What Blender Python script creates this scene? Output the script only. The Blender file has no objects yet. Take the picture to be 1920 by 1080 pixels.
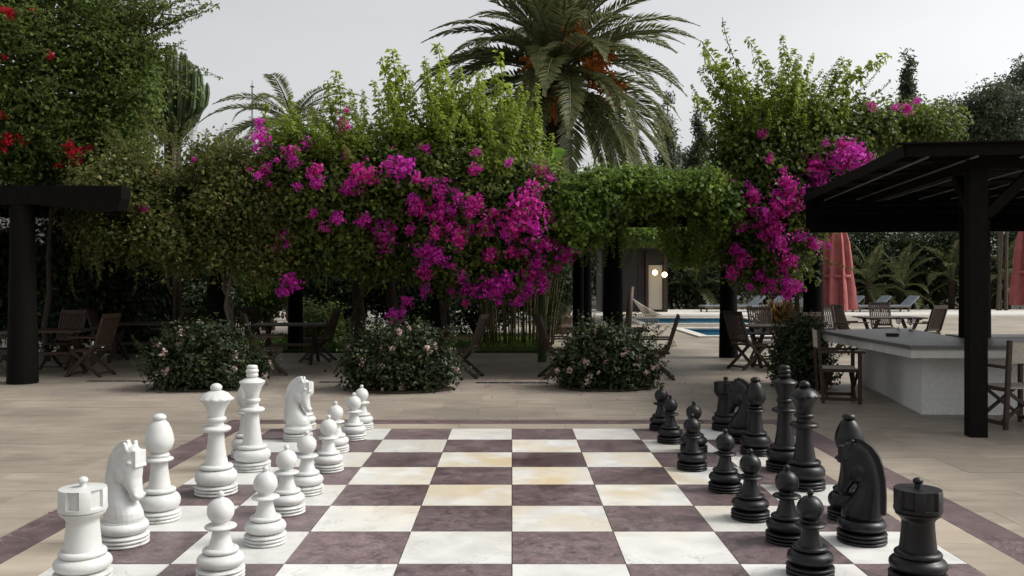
import bpy, bmesh, math, random
import numpy as np
from mathutils import Vector, Matrix

SC = bpy.context.scene
COL = SC.collection
R = math.radians
# ------------------------------------------------------------------ camera
CAMH, F = 1.6, 1674.0            # eye height (m), focal length in 1920-wide pixels
cd = bpy.data.cameras.new("camera"); cam = bpy.data.objects.new("camera", cd); COL.objects.link(cam)
cam.location = (0, 0, CAMH); cam.rotation_euler = (R(90), 0, 0)
cd.sensor_width = 36; cd.lens = F / 1920 * 36; cd.shift_y = -20 / 1920
cd.clip_start = 0.05; cd.clip_end = 2000
SC.camera = cam
# ------------------------------------------------------------------ sky, sun, exposure
SUN_EL, SUN_AZ = R(46), R(86)    # azimuth measured from +Y (view direction) towards +X
w = bpy.data.worlds.new("World"); SC.world = w; w.use_nodes = True
wn, wl = w.node_tree.nodes, w.node_tree.links
wn.clear()
sky = wn.new("ShaderNodeTexSky"); sky.sky_type = 'NISHITA'; sky.sun_disc = False
sky.sun_elevation = SUN_EL; sky.sun_rotation = SUN_AZ; sky.dust_density = 4.0; sky.air_density = 1.0; sky.ozone_density = 1.0
hs = wn.new("ShaderNodeHueSaturation"); hs.inputs["Saturation"].default_value = 0.10
bgn = wn.new("ShaderNodeBackground"); bgn.inputs["Strength"].default_value = 0.13
wo = wn.new("ShaderNodeOutputWorld")
wl.new(sky.outputs[0], hs.inputs["Color"]);  
wtc = wn.new("ShaderNodeTexCoord"); wmp = wn.new("ShaderNodeMapping"); wmp.inputs["Scale"].default_value = (1, 1, 2.6); wl.new(wtc.outputs["Generated"], wmp.inputs[0])
wno = wn.new("ShaderNodeTexNoise"); wno.inputs["Scale"].default_value = 1.7; wno.inputs["Detail"].default_value = 6; wno.inputs["Roughness"].default_value = .55; wl.new(wmp.outputs[0], wno.inputs[0])
wmr = wn.new("ShaderNodeMapRange"); wmr.inputs[1].default_value = .3; wmr.inputs[2].default_value = .7; wmr.inputs[3].default_value = .90; wmr.inputs[4].default_value = 1.06; wl.new(wno.outputs[0], wmr.inputs[0])   # faint cloud
wvm = wn.new("ShaderNodeVectorMath"); wvm.operation = 'SCALE'; wl.new(hs.outputs[0], wvm.inputs[0]); wl.new(wmr.outputs[0], wvm.inputs["Scale"])
wl.new(wvm.outputs[0], bgn.inputs[0]); wl.new(bgn.outputs[0], wo.inputs[0])
sd = bpy.data.lights.new("sun", 'SUN'); sd.energy = 1.6; sd.angle = R(22); sd.color = (1, .96, .9)
sun = bpy.data.objects.new("sun", sd); COL.objects.link(sun)
sdir = Vector((math.sin(SUN_AZ) * math.cos(SUN_EL), math.cos(SUN_AZ) * math.cos(SUN_EL), math.sin(SUN_EL)))
sun.rotation_euler = sdir.to_track_quat('Z', 'Y').to_euler(); sun.location = (0, 0, 40)
SC.view_settings.view_transform = 'Standard'; SC.view_settings.look = 'None'
SC.view_settings.exposure = 0.52; SC.view_settings.gamma = 1.0
SC.render.engine = 'CYCLES'
SC.cycles.max_bounces = 6; SC.cycles.diffuse_bounces = 3; SC.cycles.transmission_bounces = 4; SC.cycles.transparent_max_bounces = 6

rng = np.random.default_rng(7)
random.seed(7)

def at(px, py, d):
    """point at depth d (metres along the view) seen at photo pixel px, py"""
    return Vector(((px - 961) * d / F, d, CAMH - (py - 520) * d / F))
def ground(px, py):
    d = F * CAMH / (py - 520)
    return Vector(((px - 961) * d / F, d, 0))

# ------------------------------------------------------------------ materials
def newmat(name):
    m = bpy.data.materials.new(name); m.use_nodes = True
    return m, m.node_tree.nodes, m.node_tree.links, m.node_tree.nodes["Principled BSDF"]
def ramp(nd, stops):
    r = nd.new("ShaderNodeValToRGB"); e = r.color_ramp.elements
    while len(e) < len(stops): e.new(.5)
    for k, (p, c) in enumerate(stops):
        e[k].position = p; e[k].color = (*c, 1) if len(c) == 3 else c
    return r
def simple(name, c1, c2=None, scale=6, rough=.6, bump=0., spec=.4, stretch=None, coords="Object", detail=6, metal=0., rand=0.):
    m, nd, ln, p = newmat(name)
    p.inputs["Roughness"].default_value = rough; p.inputs["Specular IOR Level"].default_value = spec
    p.inputs["Metallic"].default_value = metal
    c2 = c2 or tuple(x * .7 for x in c1)
    tc = nd.new("ShaderNodeTexCoord"); mp = nd.new("ShaderNodeMapping")
    if stretch: mp.inputs["Scale"].default_value = stretch
    ln.new(tc.outputs[coords], mp.inputs[0])
    n = nd.new("ShaderNodeTexNoise"); n.inputs["Scale"].default_value = scale; n.inputs["Detail"].default_value = detail
    ln.new(mp.outputs[0], n.inputs[0])
    r = ramp(nd, [(.3, c2), (.7, c1)]); ln.new(n.outputs[0], r.inputs[0])
    out = r.outputs[0]
    if rand:
        oi = nd.new("ShaderNodeObjectInfo"); mr = nd.new("ShaderNodeMapRange"); mr.inputs[3].default_value = 1 - rand; mr.inputs[4].default_value = 1 + rand
        ln.new(oi.outputs["Random"], mr.inputs[0])
        hv = nd.new("ShaderNodeHueSaturation"); ln.new(mr.outputs[0], hv.inputs["Value"]); ln.new(out, hv.inputs["Color"]); out = hv.outputs[0]
    ln.new(out, p.inputs["Base Color"])
    mr2 = nd.new("ShaderNodeMapRange"); mr2.inputs[3].default_value = max(rough - .1, .02); mr2.inputs[4].default_value = min(rough + .12, 1)
    ln.new(n.outputs[0], mr2.inputs[0]); ln.new(mr2.outputs[0], p.inputs["Roughness"])
    if bump:
        b = nd.new("ShaderNodeBump"); b.inputs["Strength"].default_value = bump; b.inputs["Distance"].default_value = .02
        ln.new(n.outputs[0], b.inputs["Height"]); ln.new(b.outputs[0], p.inputs["Normal"])
    return m
def leafmat(name, stops, trans=.35, rough=.45, spec=.3, vary=0.):
    """leaf-to-leaf colour from the per-leaf 'tint' attribute, some light coming through"""
    m, nd, ln, p = newmat(name)
    at_ = nd.new("ShaderNodeAttribute"); at_.attribute_name = "tint"
    r = ramp(nd, stops); ln.new(at_.outputs["Fac"], r.inputs[0])
    src = r.outputs[0]
    if vary:
        oi = nd.new("ShaderNodeObjectInfo"); m1 = nd.new("ShaderNodeMapRange"); m1.inputs[3].default_value = .5 - vary * .06; m1.inputs[4].default_value = .5 + vary * .10; ln.new(oi.outputs["Random"], m1.inputs[0])
        m2 = nd.new("ShaderNodeMath"); m2.operation = 'MULTIPLY'; m2.inputs[1].default_value = 7.31; ln.new(oi.outputs["Random"], m2.inputs[0])
        m3 = nd.new("ShaderNodeMath"); m3.operation = 'FRACT'; ln.new(m2.outputs[0], m3.inputs[0])
        m4 = nd.new("ShaderNodeMapRange"); m4.inputs[3].default_value = 1 - .45 * vary; m4.inputs[4].default_value = 1 + .15 * vary; ln.new(m3.outputs[0], m4.inputs[0])
        hv = nd.new("ShaderNodeHueSaturation"); ln.new(src, hv.inputs["Color"]); ln.new(m1.outputs[0], hv.inputs["Hue"]); ln.new(m4.outputs[0], hv.inputs["Value"]); src = hv.outputs[0]
    ln.new(src, p.inputs["Base Color"]); p.inputs["Roughness"].default_value = rough; p.inputs["Specular IOR Level"].default_value = spec
    t = nd.new("ShaderNodeBsdfTranslucent"); g = nd.new("ShaderNodeGamma"); g.inputs[1].default_value = .8
    ln.new(src, g.inputs[0]); ln.new(g.outputs[0], t.inputs[0])
    mx = nd.new("ShaderNodeMixShader"); mx.inputs[0].default_value = trans
    ln.new(p.outputs[0], mx.inputs[1]); ln.new(t.outputs[0], mx.inputs[2])
    ln.new(mx.outputs[0], nd["Material Output"].inputs[0])
    return m
def stone(name, base, vein, dark, stain=None, rough=.35, vein_w=.04, vscale=2.2, mott=5., stain_amt=.8, rand=.1, scratch=0.):
    """marble: mottled ground, thin broken veins, optional stain patches; varies from slab to slab"""
    m, nd, ln, p = newmat(name)
    g = nd.new("ShaderNodeNewGeometry"); oi = nd.new("ShaderNodeObjectInfo")
    vm = nd.new("ShaderNodeVectorMath"); vm.operation = 'MULTIPLY_ADD'
    cx = nd.new("ShaderNodeCombineXYZ"); ln.new(oi.outputs["Random"], cx.inputs[0]); ln.new(oi.outputs["Random"], cx.inputs[1]); ln.new(oi.outputs["Random"], cx.inputs[2])
    vm.inputs[1].default_value = (37, 53, 71)
    ln.new(cx.outputs[0], vm.inputs[0]); ln.new(g.outputs["Position"], vm.inputs[2])
    n1 = nd.new("ShaderNodeTexNoise"); n1.inputs["Scale"].default_value = mott; n1.inputs["Detail"].default_value = 8; n1.inputs["Distortion"].default_value = .6
    ln.new(vm.outputs[0], n1.inputs[0])
    r1 = ramp(nd, [(.32, dark), (.66, base)]); ln.new(n1.outputs[0], r1.inputs[0])
    n2 = nd.new("ShaderNodeTexNoise"); n2.inputs["Scale"].default_value = vscale; n2.inputs["Detail"].default_value = 10; n2.inputs["Roughness"].default_value = .62; n2.inputs["Distortion"].default_value = 1.2
    ln.new(vm.outputs[0], n2.inputs[0])
    r2 = ramp(nd, [(.5 - vein_w, (0, 0, 0)), (.5, (1, 1, 1)), (.5 + vein_w, (0, 0, 0))]); ln.new(n2.outputs[0], r2.inputs[0])
    n3 = nd.new("ShaderNodeTexNoise"); n3.inputs["Scale"].default_value = 3.1; n3.inputs["Detail"].default_value = 4
    ln.new(vm.outputs[0], n3.inputs[0])
    r3 = ramp(nd, [(.45, (0, 0, 0)), (.65, (.7, .7, .7))]); ln.new(n3.outputs[0], r3.inputs[0])
    mu = nd.new("ShaderNodeMath"); mu.operation = 'MULTIPLY'; ln.new(r2.outputs[0], mu.inputs[0]); ln.new(r3.outputs[0], mu.inputs[1])
    mx = nd.new("ShaderNodeMix"); mx.data_type = 'RGBA'; ln.new(mu.outputs[0], mx.inputs[0]); ln.new(r1.outputs[0], mx.inputs[6]); mx.inputs[7].default_value = (*vein, 1)
    out = mx.outputs[2]
    if scratch:
        mps = nd.new("ShaderNodeMapping"); mps.inputs["Scale"].default_value = (3.5, 11, 1); mps.inputs["Rotation"].default_value = (0, 0, .5); ln.new(vm.outputs[0], mps.inputs[0])
        ns = nd.new("ShaderNodeTexNoise"); ns.inputs["Scale"].default_value = 10.0; ns.inputs["Detail"].default_value = 12; ns.inputs["Roughness"].default_value = .75; ns.inputs["Distortion"].default_value = .8; ln.new(mps.outputs[0], ns.inputs[0])
        rs = ramp(nd, [(.54, (0, 0, 0)), (.64, (1, 1, 1))]); ln.new(ns.outputs[0], rs.inputs[0])
        mss = nd.new("ShaderNodeMath"); mss.operation = 'MULTIPLY'; mss.inputs[1].default_value = scratch; ln.new(rs.outputs[0], mss.inputs[0])
        mxs = nd.new("ShaderNodeMix"); mxs.data_type = 'RGBA'; ln.new(mss.outputs[0], mxs.inputs[0]); ln.new(out, mxs.inputs[6]); mxs.inputs[7].default_value = (*vein, 1); out = mxs.outputs[2]
    if stain:   # old water stain spreading over the middle of the board
        ds = nd.new("ShaderNodeVectorMath"); ds.operation = 'DISTANCE'; ds.inputs[1].default_value = (.25, 7.35, 0)
        ln.new(g.outputs["Position"], ds.inputs[0])
        md = nd.new("ShaderNodeMapRange"); md.inputs[1].default_value = 2.3; md.inputs[2].default_value = .5; ln.new(ds.outputs["Value"], md.inputs[0])
        n4 = nd.new("ShaderNodeTexNoise"); n4.inputs["Scale"].default_value = 2.0; n4.inputs["Detail"].default_value = 5; n4.inputs["Distortion"].default_value = .5
        ln.new(g.outputs["Position"], n4.inputs[0])
        r4 = ramp(nd, [(.36, (0, 0, 0)), (.62, (1, 1, 1))]); ln.new(n4.outputs[0], r4.inputs[0])
        m2 = nd.new("ShaderNodeMath"); m2.operation = 'MULTIPLY'; ln.new(md.outputs[0], m2.inputs[0]); ln.new(r4.outputs[0], m2.inputs[1])
        m3 = nd.new("ShaderNodeMath"); m3.operation = 'MULTIPLY'; m3.inputs[1].default_value = stain_amt; ln.new(m2.outputs[0], m3.inputs[0])
        mx2 = nd.new("ShaderNodeMix"); mx2.data_type = 'RGBA'; ln.new(m3.outputs[0], mx2.inputs[0]); ln.new(out, mx2.inputs[6]); mx2.inputs[7].default_value = (*stain, 1)
        out = mx2.outputs[2]
    mr = nd.new("ShaderNodeMapRange"); mr.inputs[3].default_value = 1 - rand; mr.inputs[4].default_value = 1 + rand; ln.new(oi.outputs["Random"], mr.inputs[0])
    hv = nd.new("ShaderNodeHueSaturation"); ln.new(mr.outputs[0], hv.inputs["Value"]); ln.new(out, hv.inputs["Color"])
    ln.new(hv.outputs[0], p.inputs["Base Color"])
    rr = nd.new("ShaderNodeMapRange"); rr.inputs[3].default_value = rough - .08; rr.inputs[4].default_value = rough + .2; ln.new(n1.outputs[0], rr.inputs[0]); ln.new(rr.outputs[0], p.inputs["Roughness"])
    b = nd.new("ShaderNodeBump"); b.inputs["Strength"].default_value = .12; b.inputs["Distance"].default_value = .004; ln.new(n1.outputs[0], b.inputs["Height"]); ln.new(b.outputs[0], p.inputs["Normal"])
    return m
def travertine(name, c1, c2, rand=.09, stretch=(1.4, 4.5, 1), tiles=None):
    m, nd, ln, p = newmat(name)
    g = nd.new("ShaderNodeNewGeometry"); oi = nd.new("ShaderNodeObjectInfo"); cx = nd.new("ShaderNodeCombineXYZ")
    for k in range(3): ln.new(oi.outputs["Random"], cx.inputs[k])
    vm = nd.new("ShaderNodeVectorMath"); vm.operation = 'MULTIPLY_ADD'; vm.inputs[1].default_value = (41, 67, 13)
    ln.new(cx.outputs[0], vm.inputs[0]); ln.new(g.outputs["Position"], vm.inputs[2])
    mp = nd.new("ShaderNodeMapping"); mp.inputs["Scale"].default_value = stretch; ln.new(vm.outputs[0], mp.inputs[0])
    n = nd.new("ShaderNodeTexNoise"); n.inputs["Scale"].default_value = 1.6; n.inputs["Detail"].default_value = 9; n.inputs["Roughness"].default_value = .6; ln.new(mp.outputs[0], n.inputs[0])
    r = ramp(nd, [(.3, c2), (.7, c1)]); ln.new(n.outputs[0], r.inputs[0])
    nw = nd.new("ShaderNodeTexNoise"); nw.inputs["Scale"].default_value = .55; nw.inputs["Detail"].default_value = 5; ln.new(g.outputs["Position"], nw.inputs[0])   # foot-worn dirt, runs on across the slabs
    rw = ramp(nd, [(.35, (.66, .66, .66)), (.62, (1, 1, 1))]); ln.new(nw.outputs[0], rw.inputs[0])
    mul = nd.new("ShaderNodeMix"); mul.data_type = 'RGBA'; mul.blend_type = 'MULTIPLY'; mul.inputs[0].default_value = 1; ln.new(r.outputs[0], mul.inputs[6]); ln.new(rw.outputs[0], mul.inputs[7])
    out = mul.outputs[2]
    if tiles:
        bk = nd.new("ShaderNodeTexBrick"); bk.inputs["Scale"].default_value = 1; bk.inputs["Brick Width"].default_value = tiles[0]; bk.inputs["Row Height"].default_value = tiles[1]; bk.inputs["Mortar Size"].default_value = .006
        bk.inputs[1].default_value = (1, 1, 1, 1); bk.inputs[2].default_value = (.78, .78, .78, 1); bk.inputs[3].default_value = (.45, .43, .4, 1)
        ln.new(g.outputs["Position"], bk.inputs[0])
        ml = nd.new("ShaderNodeMix"); ml.data_type = 'RGBA'; ml.blend_type = 'MULTIPLY'; ml.inputs[0].default_value = 1; ln.new(out, ml.inputs[6]); ln.new(bk.outputs[0], ml.inputs[7]); out = ml.outputs[2]
    mr = nd.new("ShaderNodeMapRange"); mr.inputs[3].default_value = 1 - rand; mr.inputs[4].default_value = 1 + rand * .6; ln.new(oi.outputs["Random"], mr.inputs[0])
    hv = nd.new("ShaderNodeHueSaturation"); ln.new(mr.outputs[0], hv.inputs["Value"]); ln.new(out, hv.inputs["Color"])
    ln.new(hv.outputs[0], p.inputs["Base Color"])
    p.inputs["Roughness"].default_value = .5; p.inputs["Specular IOR Level"].default_value = .35
    b = nd.new("ShaderNodeBump"); b.inputs["Strength"].default_value = .2; b.inputs["Distance"].default_value = .004; ln.new(n.outputs[0], b.inputs["Height"]); ln.new(b.outputs[0], p.inputs["Normal"])
    return m

M = {}
M['light_marble'] = stone('light_marble', (.67, .665, .63), (.33, .33, .32), (.56, .56, .535), stain=(.56, .45, .27), stain_amt=.95, rough=.38, vein_w=.018, vscale=2.6, mott=5, rand=.09)
M['dark_marble'] = stone('dark_marble', (.175, .120, .124), (.42, .38, .37), (.080, .056, .060), stain=(.035, .016, .014), rough=.36, vein_w=.014, vscale=8, mott=11, stain_amt=.85, rand=.16, scratch=.75)
M['band_marble'] = stone('band_marble', (.14, .09, .094), (.32, .28, .28), (.085, .056, .058), rough=.42, vein_w=.015, vscale=3, mott=6, rand=.14, scratch=.4)
M['travertine'] = travertine('travertine', (.40, .345, .28), (.265, .228, .182))
M['border_stone'] = travertine('border_stone', (.47, .405, .32), (.36, .30, .235), rand=.08)
M['deck'] = travertine('deck', (.46, .40, .32), (.36, .31, .245), tiles=(.92, .61))
M['joint'] = simple('joint', (.20, .165, .125), (.13, .105, .08), 20, .9)
def plastic(name, c1, c2, dirt, amt, rough, spec):
    m, nd, ln, p = newmat(name); tc = nd.new("ShaderNodeTexCoord"); oi = nd.new("ShaderNodeObjectInfo"); g = nd.new("ShaderNodeNewGeometry")
    n = nd.new("ShaderNodeTexNoise"); n.inputs["Scale"].default_value = 7; n.inputs["Detail"].default_value = 8; ln.new(g.outputs["Position"], n.inputs[0])
    r = ramp(nd, [(.35, c2), (.65, c1)]); ln.new(n.outputs[0], r.inputs[0])
    sx = nd.new("ShaderNodeSeparateXYZ"); ln.new(tc.outputs["Object"], sx.inputs[0])
    mr = nd.new("ShaderNodeMapRange"); mr.inputs[1].default_value = .10; mr.inputs[2].default_value = .0; mr.inputs[3].default_value = .05; ln.new(sx.outputs[2], mr.inputs[0])
    n2 = nd.new("ShaderNodeTexNoise"); n2.inputs["Scale"].default_value = 16; n2.inputs["Detail"].default_value = 9; n2.inputs["Roughness"].default_value = .7; ln.new(g.outputs["Position"], n2.inputs[0])
    r2 = ramp(nd, [(.48, (0, 0, 0)), (.70, (1, 1, 1))]); ln.new(n2.outputs[0], r2.inputs[0])
    mu = nd.new("ShaderNodeMath"); mu.operation = 'MULTIPLY'; ln.new(mr.outputs[0], mu.inputs[0]); ln.new(r2.outputs[0], mu.inputs[1])
    m2 = nd.new("ShaderNodeMath"); m2.operation = 'MULTIPLY'; m2.inputs[1].default_value = amt; ln.new(mu.outputs[0], m2.inputs[0])
    mx = nd.new("ShaderNodeMix"); mx.data_type = 'RGBA'; ln.new(m2.outputs[0], mx.inputs[0]); ln.new(r.outputs[0], mx.inputs[6]); mx.inputs[7].default_value = (*dirt, 1)
    ln.new(mx.outputs[2], p.inputs["Base Color"]); p.inputs["Specular IOR Level"].default_value = spec
    rr = nd.new("ShaderNodeMapRange"); rr.inputs[3].default_value = rough - .1; rr.inputs[4].default_value = rough + .22; ln.new(n2.outputs[0], rr.inputs[0]); ln.new(rr.outputs[0], p.inputs["Roughness"])
    bp = nd.new("ShaderNodeBump"); bp.inputs["Strength"].default_value = .06; bp.inputs["Distance"].default_value = .01; ln.new(n2.outputs[0], bp.inputs["Height"]); ln.new(bp.outputs[0], p.inputs["Normal"])
    return m
M['white_plastic'] = plastic('white_plastic', (.63, .635, .62), (.54, .545, .525), (.25, .22, .18), .9, .36, .45)
M['black_plastic'] = plastic('black_plastic', (.003, .003, .004), (.006, .006, .0075), (.05, .045, .04), .4, .33, .38)
M['groove_dirt'] = simple('groove_dirt', (.05, .045, .04), None, 9, .8)
M['black_wood'] = simple('black_wood', (.007, .006, .0055), (.0035, .003, .0028), 8, .75, .6, .08, stretch=(6, 6, .7))
M['grey_wood'] = simple('grey_wood', (.011, .010, .009), (.006, .0055, .005), 7, .85, .5, .1, stretch=(5, 5, 1))
M['teak'] = simple('teak', (.058, .034, .022), (.028, .017, .011), 9, .5, .3, .35, stretch=(1, 8, 8), rand=.2)
M['chair_wood'] = simple('chair_wood', (.06, .034, .022), (.03, .018, .012), 9, .5, .3, .35, stretch=(6, 6, 1))
M['light_streak'] = simple('light_streak', (.26, .25, .23), (.18, .17, .16), 7, .7, .3, .2)  # pale tone painted for the streaks of light under the roof
M['canvas'] = simple('canvas', (.52, .48, .41), (.42, .39, .33), 30, .9, .2, .1)
M['stucco'] = simple('stucco', (.74, .74, .73), (.64, .64, .63), 26, .9, .8, .2)
M['housewall'] = simple('housewall', (.66, .63, .58), (.52, .49, .44), 3, .9, .3, .2)
M['counter'] = stone('counter', (.13, .13, .13), (.2, .2, .2), (.10, .10, .10), rough=.3, mott=6, vein_w=.02, rand=.02)  # stone toned dark to stand in for the dark roof it reflects
M['counter_edge'] = simple('counter_edge', (.62, .61, .58), (.5, .49, .47), 7, .4)
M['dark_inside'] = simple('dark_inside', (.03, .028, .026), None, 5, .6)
M['pink_cloth'] = simple('pink_cloth', (.44, .155, .15), (.35, .105, .105), 5, .85, .1, .1)
M['metal'] = simple('metal', (.35, .35, .35), None, 5, .4, metal=.8)
M['dark_metal'] = simple('dark_metal', (.03, .03, .03), None, 5, .5)
M['cushion'] = simple('cushion', (.20, .225, .26), (.16, .18, .21), 6, .85)
M['rattan'] = simple('rattan', (.12, .085, .055), None, 30, .7)
M['water'] = simple('water', (.022, .13, .21), (.016, .10, .17), 3, .07, .15, .5)
M['deep_water'] = simple('deep_water', (.06, .17, .22), (.045, .13, .18), 2, .08, .15, .5)
M['coping'] = simple('coping', (.66, .63, .57), (.55, .52, .47), 5, .6)
M['soil'] = simple('soil', (.06, .05, .035), (.03, .028, .018), 2, .95, .4, .1)
M['lawn'] = simple('lawn', (.05, .085, .018), (.03, .055, .012), 14, .9, .5, .1)
M['bark'] = simple('bark', (.11, .09, .07), (.05, .04, .03), 9, .9, .7, .1, stretch=(4, 4, 1))
M['vine_stem'] = simple('vine_stem', (.10, .07, .04), (.05, .035, .022), 12, .85, .3, .1)
M['palm_bark'] = simple('palm_bark', (.10, .075, .055), (.04, .03, .022), 7, .95, .8, .1)
M['cactus'] = simple('cactus', (.085, .12, .045), (.05, .075, .03), 5, .55, .3, .3)
M['cane'] = simple('cane', (.16, .13, .045), (.09, .08, .025), 4, .45, .1, .4, stretch=(1, 1, 4), rand=.3)
M['date'] = simple('date', (.55, .20, .03), (.42, .13, .02), 9, .7)
M['banana'] = leafmat('banana', [(0, (.16, .32, .03)), (1, (.2, .38, .04))], .45)
M['clay'] = simple('clay', (.22, .09, .05), None, 6, .8)
M['dry_grass'] = leafmat('dry_grass', [(0, (.14, .08, .03)), (1, (.26, .15, .06))], .2)
m, nd, ln, p = newmat('lamp_glow'); p.inputs["Base Color"].default_value = (1, .8, .5, 1); p.inputs["Emission Color"].default_value = (1, .72, .38, 1); p.inputs["Emission Strength"].default_value = 3.5; M['lamp_glow'] = m
m, nd, ln, p = newmat('glass'); p.inputs["Transmission Weight"].default_value = 1; p.inputs["Roughness"].default_value = .03; p.inputs["IOR"].default_value = 1.45; M['glass'] = m
m, nd, ln, p = newmat('window_glass'); p.inputs["Base Color"].default_value = (.03, .035, .04, 1); p.inputs["Roughness"].default_value = .08; M['window_glass'] = m
# foliage: (dark leaf, mid leaf, young leaf)
M['leaf_boug'] = leafmat('leaf_boug', [(0, (.032, .052, .011)), (.55, (.088, .13, .02)), (.9, (.20, .25, .04)), (1, (.25, .30, .05))], .45)
M['leaf_shoot'] = leafmat('leaf_shoot', [(0, (.10, .15, .018)), (.5, (.20, .285, .028)), (1, (.36, .44, .06))], .52)
M['leaf_red'] = leafmat('leaf_red', [(0, (.04, .068, .015)), (.6, (.10, .15, .026)), (1, (.22, .27, .05))], .45)
M['leaf_brown'] = leafmat('leaf_brown', [(0, (.048, .066, .016)), (.5, (.12, .14, .032)), (.85, (.22, .20, .055)), (1, (.26, .16, .055))], .45)
M['leaf_ivy'] = leafmat('leaf_ivy', [(0, (.045, .08, .014)), (.5, (.11, .18, .024)), (1, (.24, .33, .05))], .45)
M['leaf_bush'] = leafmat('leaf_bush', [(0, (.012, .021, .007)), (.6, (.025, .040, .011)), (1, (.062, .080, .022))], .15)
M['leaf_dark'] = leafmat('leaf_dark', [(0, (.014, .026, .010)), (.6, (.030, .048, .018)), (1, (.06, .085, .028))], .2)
M['leaf_hedge'] = leafmat('leaf_hedge', [(0, (.05, .085, .015)), (1, (.13, .18, .03))], .3)
M['leaf_tree'] = leafmat('leaf_tree', [(0, (.045, .062, .034)), (1, (.10, .125, .065))], .3)
M['leaf_palm'] = leafmat('leaf_palm', [(0, (.075, .092, .034)), (.6, (.14, .155, .058)), (1, (.26, .24, .10))], .4, .4, .3)
M['leaf_garden'] = leafmat('leaf_garden', [(0, (.020, .036, .014)), (.6, (.042, .068, .024)), (1, (.095, .125, .04))], .25)
M['bract_magenta'] = leafmat('bract_magenta', [(0, (.42, .012, .25)), (.5, (.72, .03, .45)), (1, (.88, .13, .66))], .45, .6, .15, vary=.3)
M['bract_red'] = leafmat('bract_red', [(0, (.40, .008, .022)), (1, (.74, .02, .06))], .35, .6, .15)
M['petal_pale'] = leafmat('petal_pale', [(0, (.55, .30, .30)), (.5, (.66, .48, .44)), (1, (.74, .68, .62))], .25, .7, .15)

# ------------------------------------------------------------------ mesh helpers
def link(name, me, mat=None, parent=None, loc=None):
    o = bpy.data.objects.new(name, me); COL.objects.link(o)
    if mat is not None and me is not None and not me.materials: me.materials.append(M[mat] if isinstance(mat, str) else mat)
    if parent is not None: o.parent = parent
    if loc is not None: o.location = loc
    return o
def tag(o, label=None, cat=None, group=None, kind=None):
    if label: o["label"] = label
    if cat: o["category"] = cat
    if group: o["group"] = group
    if kind: o["kind"] = kind
    return o
def thing(name, label, cat, loc=(0, 0, 0), rz=0, group=None):
    o = bpy.data.objects.new(name, None); COL.objects.link(o); o.location = loc; o.rotation_euler = (0, 0, rz)
    o.empty_display_size = .2
    return tag(o, label, cat, group)
def pymesh(name, v, f, smooth=False):
    me = bpy.data.meshes.new(name); me.from_pydata([tuple(x) for x in v], [], f); me.update()
    if smooth: me.polygons.foreach_set("use_smooth", [True] * len(me.polygons))
    return me
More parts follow.
